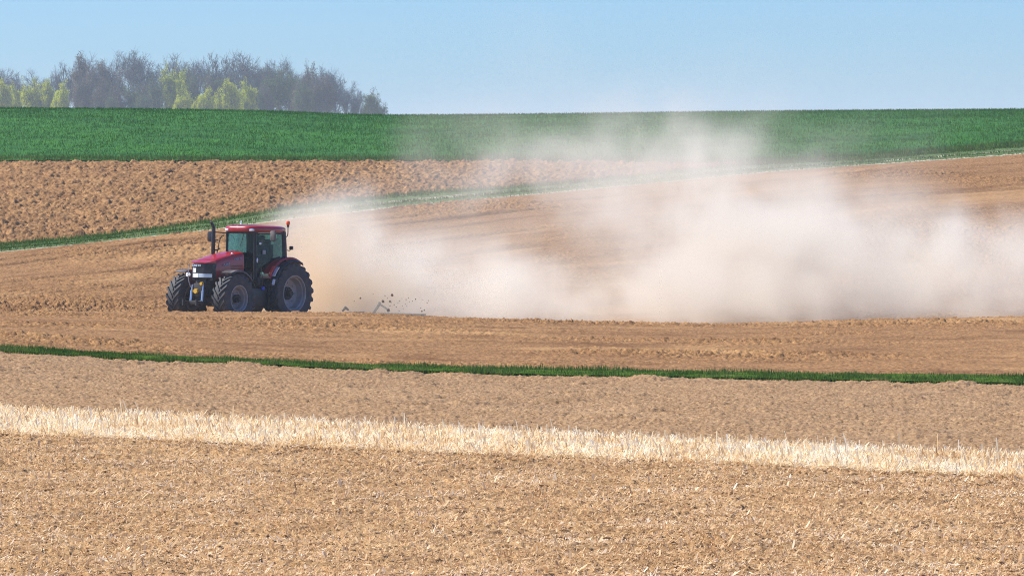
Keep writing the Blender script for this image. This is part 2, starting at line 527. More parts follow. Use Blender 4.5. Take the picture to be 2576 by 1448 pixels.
# the standing stubble strip
bpy.data.objects["stubble_strip_ground"].data.materials[0] = strip_mat()
x, y, t = spread(5600, dI, dH, clump=(1.6, -.6, .35, 61))
edge = .55 + .45 * sstep(0, .12, t)
h = RNG.uniform(.06, .20, len(x)) * edge * (1 + .55 * (RNG.uniform(0, 1, len(x)) > .93))
blades("standing_stubble", x, y, H(x, y), h, RNG.uniform(.010, .028, len(x)), .62, M['straw'], "strip of tall pale straw stubble glowing in the sun across the foreground", quad=True, cat="stubble", az=np.pi + RNG.normal(0, 1.1, len(x)))
x, y, t = spread(105000, lambda p: dI(p) - .25 + .3 * fbm(p * .02, p * 0 + 3, 9, 3), dH, clump=(1.3, -1.2, -.1, 68))
zz = H(x, y) + RNG.uniform(.0, .12, len(x)) * (.6 + .5 * fbm(x * 2, y * 2, 69, 2))
blades("straw_litter", x, y, zz, RNG.uniform(.03, .13, len(x)), RNG.uniform(.008, .018, len(x)), .55, M['straw'], "loose pale straw lying between the standing stubble", quad=True, flat=True, cat="straw")
# chopped straw over the near field
x, y, t = spread(270000, lambda p: 38 + 0 * p, lambda p: dI(p) + .1, clump=(2.2, -.95, .25, 62))
zz = H(x, y) + near_detail(x, y, (y - 30) / (dI(np.clip(px_of(x, y), 0, 1024)) - 30), None) + .004
big = 1 + 1.2 * (RNG.uniform(0, 1, len(x)) > .97)
blades("chopped_straw", x, y, zz, RNG.uniform(.012, .05, len(x)) * big, RNG.uniform(.006, .013, len(x)) * big, .5, M['chaff'], "chopped straw and husks strewn over the soil of the near field", quad=True, flat=True, cat="straw")
# grass strip between the two fields
x, y, t = spread(52000, lambda p: dG(p) - .15 + .35 * fbm(p * .012, p * 0 + 1, 77, 3), lambda p: dF(p) + .1 + .3 * fbm(p * .015, p * 0 + 5, 78, 3), p0=-250, p1=1274, clump=(1.2, -.9, .25, 63))
hm = .55 + .7 * sstep(-.4, .6, fbm(x * .8, y * .8, 64, 3))
blades("grass_strip", x, y, H(x, y), RNG.uniform(.05, .16, len(x)) * hm, RNG.uniform(.012, .024, len(x)), .45, M['blade'], "narrow strip of rough green grass dividing the two brown fields")
# verges and middle of the track
x, y, t = spread(70000, dD, dC, p0=-200, p1=1224, clump=(.5, -.9, .4, 65))
k = ((t > .24) & (t < .44)) | (t > .70) | (t < .03)
x, y, t = x[k], y[k], t[k]
blades("track_grass", x, y, H(x, y), RNG.uniform(.05, .17, len(x)) * np.where(t > .85, 1.4, 1), RNG.uniform(.025, .045, len(x)), .8, M['blade'], "tufts of grass along the verges and middle of the farm track")
# rough edge of the green field and the blades that stand against the sky
x, y, t = spread(26000, lambda p: dB(p) - .2, lambda p: dB(p) + 2.2, p0=-200, p1=1224, clump=(.35, -.8, .3, 66))
blades("field_margin_grass", x, y, H(x, y) - .02, RNG.uniform(.10, .36, len(x)), RNG.uniform(.03, .05, len(x)), .5, M['blade'], "dark rough grass along the lower edge of the green field")
x, y, t = spread(150000, lambda p: dB(p) + 1.5, lambda p: 296 + 0 * p, p0=-150, p1=1174)
blades("young_wheat_blades", x, y, H(x, y) + .02, RNG.uniform(.08, .20, len(x)), RNG.uniform(.02, .04, len(x)), .5, M['wheat'], "young green wheat covering the slope up to the skyline", cat="crop")
# ------------------------------------------------------------------ solid modelling helpers
class MB:
    def __init__(self): self.bm = bmesh.new()
    def box(self, c, s, rot=None, bevel=0.0):
        r = bmesh.ops.create_cube(self.bm, size=1.0)
        vs = r['verts']
        m = Matrix.Translation(Vector(c)) @ (rot.to_4x4() if rot else Matrix.Identity(4)) @ Matrix.Diagonal((*s, 1))
        bmesh.ops.transform(self.bm, matrix=m, verts=vs)
        if bevel:
            es = list({e for v in vs for e in v.link_edges})
            bmesh.ops.bevel(self.bm, geom=es, offset=bevel, segments=2, profile=.6, affect='EDGES')
        return self
    def cyl(self, p0, p1, r0, r1=None, seg=16, caps=True):
        return self.tube([p0, p1], [r0, r0 if r1 is None else r1], seg, caps)
    def tube(self, path, r, seg=10, caps=True):
        path = [Vector(p) for p in path]
        if not isinstance(r, (list, tuple)): r = [r] * len(path)
        rings = []
        t0 = (path[1] - path[0]).normalized()
        up = Vector((0, 0, 1)) if abs(t0.z) < .9 else Vector((1, 0, 0))
        n = t0.cross(up).normalized()
        for i, p in enumerate(path):
            t = (path[min(i + 1, len(path) - 1)] - path[max(i - 1, 0)]).normalized()
            n = (n - t * n.dot(t)).normalized()
            b = t.cross(n)
            rings.append([self.bm.verts.new(p + (n * math.cos(a) + b * math.sin(a)) * r[i]) for a in [2 * math.pi * k / seg for k in range(seg)]])
        for a, b in zip(rings, rings[1:]):
            for k in range(seg):
                self.bm.faces.new((a[k], a[(k + 1) % seg], b[(k + 1) % seg], b[k]))
        if caps:
            self.bm.faces.new(rings[0][::-1]); self.bm.faces.new(rings[-1])
        return self
    def loft(self, rings, close=False, caps=False):
        R_ = [[self.bm.verts.new(p) for p in ring] for ring in rings]
        n = len(R_[0])
        for a, b in zip(R_, R_[1:]):
            for k in range(n if close else n - 1):
                self.bm.faces.new((a[k], a[(k + 1) % n], b[(k + 1) % n], b[k]))
        if caps:
            self.bm.faces.new(R_[0][::-1]); self.bm.faces.new(R_[-1])
        return self
    def lathe(self, prof, seg=48, axis='y', centre=(0, 0, 0), close=False):
        """profile of (radius, along-axis) points turned round the axis"""
        c = Vector(centre); rings = []
        for k in range(seg):
            a = 2 * math.pi * k / seg
            ring = []
            for r, h in prof:
                if axis == 'y': v = Vector((r * math.cos(a), h, r * math.sin(a)))
                elif axis == 'z': v = Vector((r * math.cos(a), r * math.sin(a), h))
                else: v = Vector((h, r * math.cos(a), r * math.sin(a)))
                ring.append(self.bm.verts.new(c + v))
            rings.append(ring)
        m = len(prof)
        for k in range(seg):
            a, b = rings[k], rings[(k + 1) % seg]
            for i in range(m if close else m - 1):
                self.bm.faces.new((a[i], b[i], b[(i + 1) % m], a[(i + 1) % m]))
        return self
    def sphere(self, c, r, sc=(1, 1, 1), seg=16):
        q = bmesh.ops.create_uvsphere(self.bm, u_segments=seg, v_segments=max(6, seg // 2), radius=r)
        bmesh.ops.transform(self.bm, matrix=Matrix.Translation(Vector(c)) @ Matrix.Diagonal((*sc, 1)), verts=q['verts'])
        return self
    def solid(self, th):
        """thicken an open shell"""
        bmesh.ops.recalc_face_normals(self.bm, faces=self.bm.faces[:])
        bmesh.ops.solidify(self.bm, geom=self.bm.faces[:], thickness=th)
        return self
    def build(self, name, mat, parent=None, angle=35, recalc=True):
        if recalc: bmesh.ops.recalc_face_normals(self.bm, faces=self.bm.faces[:])
        me = bpy.data.meshes.new(name)
        self.bm.to_mesh(me); self.bm.free()
        me.materials.append(mat)
        for p in me.polygons: p.use_smooth = True
        try: me.set_sharp_from_angle(angle=math.radians(angle))
        except Exception: pass
        o = bpy.data.objects.new(name, me)
        COL.objects.link(o)
        if parent is not None: o.parent = parent
        return o

def glass_mat(name, tint):
    m, nt, b, out = new_mat(name)
    nt.nodes.remove(b)
    tr = nt.nodes.new("ShaderNodeBsdfTransparent"); tr.inputs[0].default_value = (*tint, 1)
    gl = nt.nodes.new("ShaderNodeBsdfGlossy"); gl.inputs[0].default_value = (.85, 1.0, 1.0, 1); gl.inputs[1].default_value = .04
    fr = nt.nodes.new("ShaderNodeFresnel"); fr.inputs[0].default_value = 1.6
    mp = mrange(nt, fr.outputs[0], .05, 1, .02, .8)
    ms = nt.nodes.new("ShaderNodeMixShader")
    nt.links.new(mp, ms.inputs[0]); nt.links.new(tr.outputs[0], ms.inputs[1]); nt.links.new(gl.outputs[0], ms.inputs[2])
    nt.links.new(ms.outputs[0], out.inputs[0])
    return m

DUSTC = (.33, .25, .18)
M['red'] = simple("red_paint", (.38, .004, .008), .30, dirt=.07, dirt_col=DUSTC, scale=3, coat=.4)
M['black'] = simple("black_plastic", (.012, .013, .017), .42, dirt=.10, dirt_col=DUSTC, scale=4)
M['fender'] = simple("dusty_black_fender", (.02, .02, .024), .55, dirt=.45, dirt_col=(.42, .36, .31), scale=3)
M['iron'] = simple("dark_cast_iron", (.018, .019, .024), .6, dirt=.22, dirt_col=(.16, .12, .09), scale=5)
M['rubber'] = simple("tyre_rubber", (.045, .048, .056), .75, spec=.4, dirt=.30, dirt_col=(.17, .155, .145), scale=4)
M['rim'] = simple("silver_rim", (.36, .36, .37), .5, metal=.1, dirt=.75, dirt_col=(.22, .17, .13), scale=3)
M['steel'] = simple("bright_steel", (.62, .66, .72), .25, metal=.8, dirt=.1)
M['grey'] = simple("grey_plastic", (.30, .33, .36), .5, dirt=.2)
M['yellow'] = simple("yellow_paint", (.75, .45, .02), .5, dirt=.2)
M['orange'] = simple("orange_lens", (.95, .13, .02), .25, coat=.4)
M['redlens'] = simple("red_lens", (.85, .06, .04), .3)
M['white'] = simple("white_lens", (.93, .95, .97), .2, coat=.5)
M['lens'] = simple("clear_lens", (.62, .68, .72), .15, metal=.35, coat=.5)
M['letters'] = simple("silver_letters", (.70, .80, .90), .4)
M['letters_shaded'] = simple("shaded_letters", (.34, .42, .50), .5)  # side lettering: shade of the bonnet side put into a darker letter colour
M['seat'] = simple("seat_fabric", (.02, .022, .026), .9)
M['cloth'] = simple("navy_work_jacket", (.02, .028, .05), .9)
M['skin'] = simple("skin", (.46, .26, .18), .6)
M['hair'] = simple("dark_hair", (.03, .02, .015), .8)
M['glass'] = glass_mat("tinted_cab_glass", (.33, .55, .57))
M['hatch'] = simple("roof_hatch_grey", (.34, .36, .38), .4, dirt=.4, dirt_col=DUSTC)
M['blue'] = simple("blue_cap", (.05, .08, .6), .4)

def tyre_mesh(R_, w, rr, nlug):
    mb = MB()
    h = .5 * w
    prof = [(rr - .01, -.80 * h), (rr + .02, -.86 * h), (rr + .10 * (R_ - rr), -.92 * h), (rr + .45 * (R_ - rr), -1.0 * h),
            (R_ - .13, -.97 * h), (R_ - .075, -.90 * h), (R_ - .055, -.70 * h), (R_ - .045, 0),
            (R_ - .055, .70 * h), (R_ - .075, .90 * h), (R_ - .13, .97 * h), (rr + .45 * (R_ - rr), 1.0 * h),
            (rr + .10 * (R_ - rr), .92 * h), (rr + .02, .86 * h), (rr - .01, .80 * h)]
    mb.lathe(prof, 64)
    # chevron lugs: bars that sweep from the middle of the tread to the shoulder and down the sidewall
    for k in range(nlug):
        for sgn in (-1, 1):
            base = 2 * math.pi * (k + (.5 if sgn > 0 else 0)) / nlug
            rings = []
            for s in (0, .25, .5, .75, 1.0, 1.12):
                y = sgn * h * min(.02 + .95 * s, .985)
                a = base + .40 * s ** .85 * (.73 / R_) ** .3
                top = R_ if s <= 1.0 else R_ - .035
                bot = R_ - .07 if s < .9 else R_ - .15
                if s > 1: y = sgn * h * 1.0; bot = R_ - .17; top = R_ - .07
                tw = (.030 + .014 * s) / R_
                skew = .25
                ring = []
                for r, da in ((bot, -tw * 1.5), (top, -tw), (top, tw), (bot, tw * 1.5)):
                    ring.append(Vector((r * math.cos(a + da), y, r * math.sin(a + da))))
                rings.append(ring)
            mb.loft(rings, close=True, caps=True)
    return mb

def make_wheel(R_, w, rr, nlug, disc, loc, side, parent, front):
    """rim with tyre and hub as pieces; side +1 is the tractor's left"""
    h = .5 * w
    prof = [(rr + .035, .84 * h), (rr + .03, .93 * h), (rr + .005, .93 * h), (rr - .015, .84 * h), (rr - .02, .66 * h), (rr - .055, .60 * h),
            (rr - .075, disc + .10), (rr - .10, disc + .02), (rr - .16, disc), (rr * .45, disc - .02), (rr * .40, disc + (-.03 if not front else .05)), (.05, disc + (-.03 if not front else .05)),
            (.05, disc - .05), (rr - .1, disc - .06), (rr - .075, -.7 * h), (rr - .01, -.86 * h), (rr + .035, -.9 * h)]
    rim = MB().lathe([(r, a * side) for r, a in prof], 56)
    for k in range(8):
        a = 2 * math.pi * k / 8
        rim.cyl((rr * .62 * math.cos(a), side * (disc - .01), rr * .62 * math.sin(a)), (rr * .62 * math.cos(a), side * (disc + .025), rr * .62 * math.sin(a)), .028, seg=8)
    o = rim.build("wheel", M['rim'], parent)
    o.location = loc
    t = tyre_mesh(R_, w, rr, nlug).build("tyre", M['rubber'], o, angle=28)
    hb = MB()
    hr = rr * (.40 if not front else .36)
    hb.cyl((0, side * (disc - .12), 0), (0, side * (disc + (.03 if not front else .16)), 0), hr, hr * .92, seg=24)
    hb.cyl((0, side * (disc + .02), 0), (0, side * (disc + (.16 if not front else .24)), 0), hr * .5, hr * .42, seg=16)
    for k in range(10):
        a = 2 * math.pi * k / 10
        hb.cyl((hr * .8 * math.cos(a), side * disc, hr * .8 * math.sin(a)), (hr * .8 * math.cos(a), side * (disc + (.06 if not front else .19)), hr * .8 * math.sin(a)), .018, seg=6)
    hb.build("hub", M['iron'], o)
    return o

def text_part(name, body, size, mat, parent, origin, xdir, zdir, depth=.004, shear=0.0):
    cu = bpy.data.curves.new(name, 'FONT')
    cu.body = body; cu.size = size; cu.extrude = depth; cu.align_x = 'CENTER'; cu.align_y = 'CENTER'
    cu.shear = shear; cu.offset = size * .012
    tmp = bpy.data.objects.new(name + "_curve", cu)
    COL.objects.link(tmp)
    dg = bpy.context.evaluated_depsgraph_get()
    me = bpy.data.meshes.new_from_object(tmp.evaluated_get(dg))
    me.name = name
    bpy.data.objects.remove(tmp)
    bpy.data.curves.remove(cu)
    x = Vector(xdir).normalized(); z = Vector(zdir); z = (z - x * z.dot(x)).normalized(); n = x.cross(z)
    mt = Matrix((x, z, n)).transposed().to_4x4(); mt.translation = Vector(origin)
    me.transform(mt)
    me.materials.clear(); me.materials.append(mat)
    o = bpy.data.objects.new(name, me); COL.objects.link(o); o.parent = parent
    return o

def person_mesh(chain, edges, radii):
    """body grown with the skin modifier from a joint skeleton"""
    me = bpy.data.meshes.new("person")
    me.from_pydata(chain, edges, [])
    o = bpy.data.objects.new("person", me); COL.objects.link(o)
    md = o.modifiers.new("skin", 'SKIN'); sub = o.modifiers.new("sub", 'SUBSURF'); sub.levels = 2; sub.render_levels = 2
    for i, r in enumerate(radii):
        me.skin_vertices[0].data[i].radius = (r, r) if isinstance(r, float) else r
    me.skin_vertices[0].data[0].use_root = True
    dg = bpy.context.evaluated_depsgraph_get()
    m2 = bpy.data.meshes.new_from_object(o.evaluated_get(dg))
    bpy.data.objects.remove(o)
    for p in m2.polygons: p.use_smooth = True
    return m2

# ------------------------------------------------------------------ the tractor (x forward, y to its left, z up)
TR_Y = 141.3
TR_X = (264.6 - 512) / F_PX * TR_Y
HEAD = math.radians(180 + 54.5)
TR_SCALE = .972
tractor = empty("tractor", (TR_X, TR_Y, float(z_at(322.2, TR_Y)) + .0))
tractor.rotation_euler = (Matrix.Rotation(HEAD, 3, 'Z') @ Matrix.Rotation(math.radians(-2.2), 3, 'Y')).to_euler()
tractor.scale = (TR_SCALE,) * 3
tag(tractor, "dusty red farm tractor with black grille and large lugged tyres pulling a harrow", "tractor")

for s in (1, -1):
    make_wheel(.965, .60, .555, 20, -.02, (0, s * .93, .965), s, tractor, False)
    make_wheel(.78, .53, .40, 20, .02, (2.80, s * .94, .77), s, tractor, True)

# chassis: transmission, engine, axles
mb = MB()
mb.box((.9, 0, 1.0), (2.2, .50, .62), bevel=.05)
mb.box((2.4, 0, 1.15), (1.6, .52, .62), bevel=.05)
mb.box((3.05, 0, 1.12), (.5, .44, .5), bevel=.04)
mb.cyl((0, -.80, .965), (0, .80, .965), .17, seg=20)
mb.box((-.25, 0, 1.1), (.6, .5, .7), bevel=.05)
mb.box((-.62, 0, .62), (.5, .16, .14))
for s in (1, -1):
    mb.cyl((-.2, s * .38, .75), (-.95, s * .42, .55), .045, seg=8)
    mb.cyl((-.3, s * .38, 1.35), (-.85, s * .42, .62), .03, seg=8)
mb.build("chassis", M['iron'], tractor)
mb = MB()
mb.box((2.88, 0, .73), (.28, 1.3, .24), bevel=.05)
mb.cyl((2.88, -.8, .73), (2.88, .8, .73), .12, seg=14)
for s in (1, -1):
    mb.box((2.88, s * .56, .73), (.34, .22, .40), bevel=.05)
    mb.cyl((2.66, s * .1, .80), (2.66, s * .55, .80), .035, seg=8)
mb.box((3.05, 0, .95), (.55, .34, .35), bevel=.04)
mb.build("front_axle", M['iron'], tractor)

# side tank and steps
mb = MB()
mb.box((1.35, .66, .80), (1.15, .50, .62), bevel=.07)
mb.box((1.35, -.66, .80), (1.15, .50, .62), bevel=.07)
mb.box((1.98, .56, 1.28), (.42, .30, .50), bevel=.04)
mb.build("fuel_tank", M['black'], tractor)
mb = MB()
for z in (.42, .70, .98, 1.24):
    mb.box((.86, .99, z), (.42, .24, .035), bevel=.008)
for x in (.66, 1.06):
    mb.box((x, .98, .82), (.03, .05, .9), rot=Matrix.Rotation(math.radians(0), 3, 'Y'))
st = mb.build("step", M['iron'], tractor)
mb = MB(); mb.tube([(.62, .92, 1.25), (.60, .98, 1.5), (.52, .98, 1.9), (.46, .92, 2.15)], .016, 8)
mb.build("handrail", M['black'], tractor)
mb = MB(); mb.tube([(1.30, .90, 1.15), (1.34, .92, 1.5), (1.36, .86, 1.9)], .015, 8)
mb.build("handrail", M['black'], tractor)
mb = MB(); mb.cyl((1.30, .93, 1.06), (1.30, .93, 1.16), .06, seg=12); mb.build("tank_cap", M['blue'], tractor)
mb = MB(); mb.box((1.36, .80, 1.32), (.20, .12, .26), bevel=.03); mb.build("toolbox", M['iron'], tractor)

# bonnet
def bonnet_ring(x, w, zb, zt, crown=.05, n=9):
    pts = []
    pts.append((x, w * 1.0, zb))
    pts.append((x, w * 1.02, zb + (zt - zb) * .5))
    pts.append((x, w * .99, zt - .16))
    pts.append((x, w * .95, zt - .075))
    pts.append((x, w * .84, zt - .02))
    for k in range(n):
        t = 1 - 2 * (k + 1) / (n + 1)
        pts.append((x, w * .84 * t, zt - .02 + crown * (1 - t * t)))
    for q in pts[4::-1]: pts.append((x, -q[1], q[2]))
    return pts
rings = [bonnet_ring(x, w, zb, zt) for x, w, zb, zt in (
    (1.72, .47, 1.42, 2.26), (1.80, .475, 1.40, 2.25), (2.2, .475, 1.38, 2.195), (2.6, .465, 1.36, 2.115), (2.9, .455, 1.36, 2.04), (3.08, .445, 1.38, 1.985), (3.12, .435, 1.40, 1.975))]
bon = MB().loft(rings, caps=True).build("bonnet", M['red'], tractor, angle=40)
rings = [bonnet_ring(x, w, zb, zt, .045) for x, w, zb, zt in (
    (3.08, .447, 1.885, 1.990), (3.2, .435, 1.885, 1.965), (3.30, .40, 1.872, 1.935), (3.37, .33, 1.865, 1.905), (3.40, .25, 1.862, 1.885))]
def nose_ring(x, w, z0, z1, n=5):
    return [(x, w, z0), (x, w, z1), (x, 0, z1 + .03), (x, -w, z1), (x, -w, z0)]
nose = [nose_ring(x, w, 1.87, zt) for x, w, zt in ((3.09, .447, 1.955), (3.2, .44, 1.94), (3.30, .405, 1.915), (3.37, .34, 1.895), (3.405, .25, 1.878))]
MB().loft(nose, close=True, caps=True).build("bonnet_nose", M['red'], bon, angle=50)

# black grille: curved in plan, with fine bars
def grille_plan(y):
    t = abs(y) / .455
    return 3.385 - .30 * t ** 3.2
ys = np.linspace(-.452, .452, 23)
def gx(y): return grille_plan(y)
outer = [[(gx(y) + dx, y * sc, z) for y in ys] for z, dx, sc in ((1.30, -.16, .86), (1.38, -.03, .96), (1.40, 0, 1.0), (1.60, .012, 1.0), (1.80, 0, 1.0), (1.869, -.012, 1.0))]
mb = MB().loft(outer)
mb.box((3.08, 0, 1.58), (.28, .86, .50))
gr = mb.build("grille", M['black'], bon)
mb = MB()
for z in np.arange(1.60, 1.84, .03):
    mb.loft([[(gx(y) + .016, y, z + d) for y in ys[2:-2]] for d in (-.005, .005)])
    mb.loft([[(gx(y) + o_, y, z + .005) for y in ys[2:-2]] for o_ in (0, .016)])
mb.build("grille_bars", M['iron'], gr)
def lens_strip(y0, y1, z0, z1, out=.02):
    yy = np.linspace(y0, y1, 9)
    mb = MB()
    ring = lambda o_, za: [(gx(y) + o_, y, za) for y in yy]
    mb.loft([ring(0, z0), ring(out, z0 + .01), ring(out, z1 - .01), ring(0, z1)])
    return mb
lens_strip(-.42, -.02, 1.405, 1.545, .024).build("headlight", M['white'], bon)
lens_strip(-.01, .40, 1.41, 1.54, .022).build("headlight", M['lens'], bon)
lens_strip(-.395, -.12, 1.565, 1.72, .022).build("headlamp", M['white'], bon)  # sun glint on this lamp put into the colour as plain white
lens_strip(.12, .395, 1.565, 1.70, .022).build("headlamp", M['black'], bon)  # matching lamp on the left, its shade put into the colour as black
text_part("badge", "CASE IH", .10, M['letters'], bon, (gx(.05) + .03, -.10, 1.79), (0, 1, 0), (0, 0, 1), .006)
text_part("side_lettering", "CASE IH", .10, M['letters_shaded'], bon, (2.06, .486, 2.03), (-1, 0, .16), (0, 0, 1), .004, .15)
text_part("side_lettering", "PUMA", .12, M['letters_shaded'], bon, (2.62, .482, 1.84), (-1, 0, .18), (0, 0, 1), .004, .3)
mb = MB()
for k in range(7):
    mb.box((2.08, .480, 1.50 + .052 * k), (.62, .012, .018))
mb.build("side_louvre", M['iron'], bon)
mb = MB(); mb.sphere((2.25, .40, 2.19), .04, (1, 1, .8), 12); mb.build("bonnet_lamp", M['white'], bon)

# front linkage
mb = MB()
mb.box((3.36, 0, 1.02), (.16, .36, .42), bevel=.03)
for s in (1, -1):
    mb.box((3.52, s * .27, .60), (.60, .06, .12), bevel=.02)
    mb.box((3.40, s * .22, .78), (.10, .07, .50), bevel=.02)
    mb.cyl((3.80, s * .27, .52), (3.80, s * .27, .72), .05, seg=10)
mb.box((3.50, 0, .62), (.12, .50, .12), bevel=.02)
lk = mb.build("front_linkage", M['iron'], tractor)
for s in (1, -1):
    mb = MB(); mb.cyl((3.50, s * .23, .62), (3.46, s * .23, 1.0), .042, seg=12); mb.cyl((3.46, s * .23, .96), (3.43, s * .22, 1.18), .026, seg=10)
    mb.build("hydraulic_cylinder", M['steel'], lk)
mb = MB(); mb.cyl((3.44, .20, 1.22), (3.54, .20, 1.22), .05, seg=12); mb.build("coupler_cap", M['yellow'], lk)
mb = MB(); mb.cyl((3.43, -.04, .98), (3.52, -.04, .98), .075, seg=16); mb.build("power_shaft_cover", M['yellow'], lk)
mb = MB(); mb.tube([(3.42, -.38, 1.85), (3.46, -.40, 1.5), (3.46, -.34, 1.25), (3.42, -.30, 1.1)], .014, 8); mb.build("front_hose", M['grey'], tractor)
mb = MB(); mb.cyl((3.28, -.50, 1.50), (3.36, -.51, 1.50), .065, seg=16); mb.build("side_lamp", M['white'], tractor)

# front fenders
def arc_plate(cx, cz, r, a0, a1, y0, y1, n=14, th=.02, lip=.05, droop=0.0):
    rings = []
    for k in range(n + 1):
        a = math.radians(a0 + (a1 - a0) * k / n)
        ring = []
        for y, dr in ((y0, -lip), (y0 + .02 * (1 if y1 > y0 else -1), 0), (y1 - .03 * (1 if y1 > y0 else -1), 0), (y1, -lip)):
            ring.append((cx + (r + dr) * math.cos(a), y, cz + (r + dr) * math.sin(a)))
        rings.append(ring)
    return MB().loft(rings).solid(th)
for s in (1, -1):
    f = arc_plate(2.80, .77, .90, 64, 158, s * .72, s * 1.20).build("front_fender", M['fender'], tractor)
    mb = MB(); mb.box((2.70, s * .66, 1.30), (.05, .30, .05)); mb.box((2.70, s * .54, 1.1), (.06, .06, .45)); mb.build("fender_bracket", M['iron'], f)

# rear fenders
for s in (1, -1):
    f = arc_plate(0, .965, 1.17, 24, 126, s * .55, s * 1.02, 20, .02, .06).build("rear_fender", M['red'], tractor)
    # inner cheek of the fender down to the cab floor
    cheek = [[(1.12 * math.cos(math.radians(a)) * q, s * .57, .965 + 1.12 * math.sin(math.radians(a)) * q) for a in np.linspace(26, 132, 18)] for q in (1.0, .45)]
    MB().loft(cheek).solid(.02).build("fender_cheek", M['black'], f)
    arc_plate(0, .965, 1.07, 18, 112, s * 1.0, s * 1.22, 20, .02, .05).build("fender_extension", M['black'], f)
    def patch(a0, a1, y0, y1, r):
        return MB().loft([[(r * math.cos(math.radians(a)), y, .965 + r * math.sin(math.radians(a))) for y in (s * y0, s * y1)] for a in np.linspace(a0, a1, 7)]).solid(.03)
    patch(29, 46, .93, 1.03, 1.20).build("fender_lamp", M['redlens'], f)
    patch(29, 48, 1.035, 1.15, 1.13).build("fender_lamp", M['lens'], f)
    patch(14, 24, 1.10, 1.18, 1.10).build("reflector", M['white'], f)

# cab
PL = [(1.30, .58), (.66, .73), (-.02, .76), (-.30, .58)]        # plan of the glass, left side, front to back
CB, CT = 1.42, 2.92
def lean(x, z): return x + .10 * (z - CB) / (CT - CB) * (1 if x > 1 else 0) + (-.06 * (z - CB) if x < 0 else 0) * 0
def cp(x, y, z):
    k = (z - CB) / (CT - CB)
    return (x + (.05 * k if x > 1 else (.10 * k if x < -.1 else 0)), y * (1 - .04 * k), z)
mb = MB()
for s in (1, -1):
    mb.tube([cp(1.30, s * .58, 1.35), cp(1.30, s * .58, 2.1), cp(1.30, s * .58, 2.94)], .034, 8)
    mb.tube([cp(-.02, s * .76, 2.05), cp(.0, s * .76, 2.5), cp(.03, s * .75, 2.94)], .075, 8)
    mb.box(cp(-.17, s * .675, 2.5), (.30, .03, .95), rot=Matrix.Rotation(s * -.0 + s * .56, 3, 'Z'))
    mb.tube([cp(-.30, s * .58, 1.9), cp(-.30, s * .58, 2.94)], .05, 8)
    mb.tube([cp(1.30, s * .58, 2.90), cp(.66, s * .73, 2.90), cp(-.02, s * .76, 2.90), cp(-.30, s * .58, 2.90)], .035, 8)
    mb.tube([cp(-.02, s * .76, 2.12), cp(.30, s * .75, 2.02), cp(.62, s * .73, 1.75), cp(.80, s * .70, 1.42)], .028, 8)
    mb.tube([cp(1.30, s * .58, 1.42), cp(.80, s * .70, 1.40)], .04, 8)
    mb.tube([cp(1.24, s * .60, 1.42), cp(1.24, s * .60, 2.9)], .03, 8)
mb.tube([cp(1.30, -.58, 2.90), cp(1.38, 0, 2.90), cp(1.30, .58, 2.90)], .045, 8)
mb.tube([cp(-.30, -.58, 2.90), cp(-.30, .58, 2.90)], .05, 8)
mb.tube([cp(-.30, -.58, 2.0), cp(-.30, .58, 2.0)], .05, 8)
mb.box((.35, 0, 1.38), (1.8, 1.14, .08))
mb.box((1.30, 0, 1.55), (.06, 1.0, .30))
mb.box((-.30, 0, 1.70), (.08, 1.16, .62))
mb.box((1.10, 0, 1.92), (.30, .34, .30), bevel=.05)
cab = mb.build("cab_frame", M['black'], tractor)
nW = 9
wp = [(1.30 + .10 * (1 - (t * t)), .575 * t) for t in np.linspace(-1, 1, nW)]
MB().loft([[cp(x, y, z) for x, y in wp] for z in np.linspace(1.66, 2.89, 5)]).build("windscreen", M['glass'], tractor)
for s in (1, -1):
    g = MB()
    zlo = lambda x: 1.44 if x > .8 else (1.42 + (0.8 - x) * .78 if x > .3 else 2.03)
    xs = np.linspace(1.25, 0.0, 12)
    ylo = np.interp(xs[::-1], [-.02, .66, 1.30], [.76, .73, .58])[::-1]
    g.loft([[cp(x, s * y, zlo(x) + (2.88 - zlo(x)) * k) for x, y in zip(xs, ylo)] for k in (0, .33, .66, 1)])
    dr = g.build("door", M['glass'], tractor)
    h_ = MB(); h_.box(cp(1.18, s * .65, 1.98), (.07, .03, .20), bevel=.01); h_.build("handle", M['iron'], dr)
    g = MB(); g.loft([[cp(x, s * y, z) for x, y in ((-.04, .755), (-.29, .59))] for z in (2.06, 2.88)]); g.build("quarter_window", M['glass'], tractor)
MB().loft([[cp(-.30, y, z) for y in (-.57, .57)] for z in (2.04, 2.88)]).build("rear_window", M['glass'], tractor)
MB().sphere(cp(1.13, .70, 2.54), .065, (.9, .35, .62), 16).build("round_lamp", M['white'], cab)
MB().box(cp(.98, .705, 2.27), (.12, .03, .13), rot=Matrix.Rotation(-.23, 3, 'Z'), bevel=.012).build("sticker", M['grey'], cab)
MB().sphere(cp(1.25, .66, 2.0), .05, (.7, .5, 1.7), 12).build("grab_handle", M['white'], cab)
mb = MB(); mb.tube([cp(1.42, .25, 2.86), cp(1.44, .18, 2.62), cp(1.45, .10, 2.42)], .010, 6); mb.build("wiper", M['black'], cab)

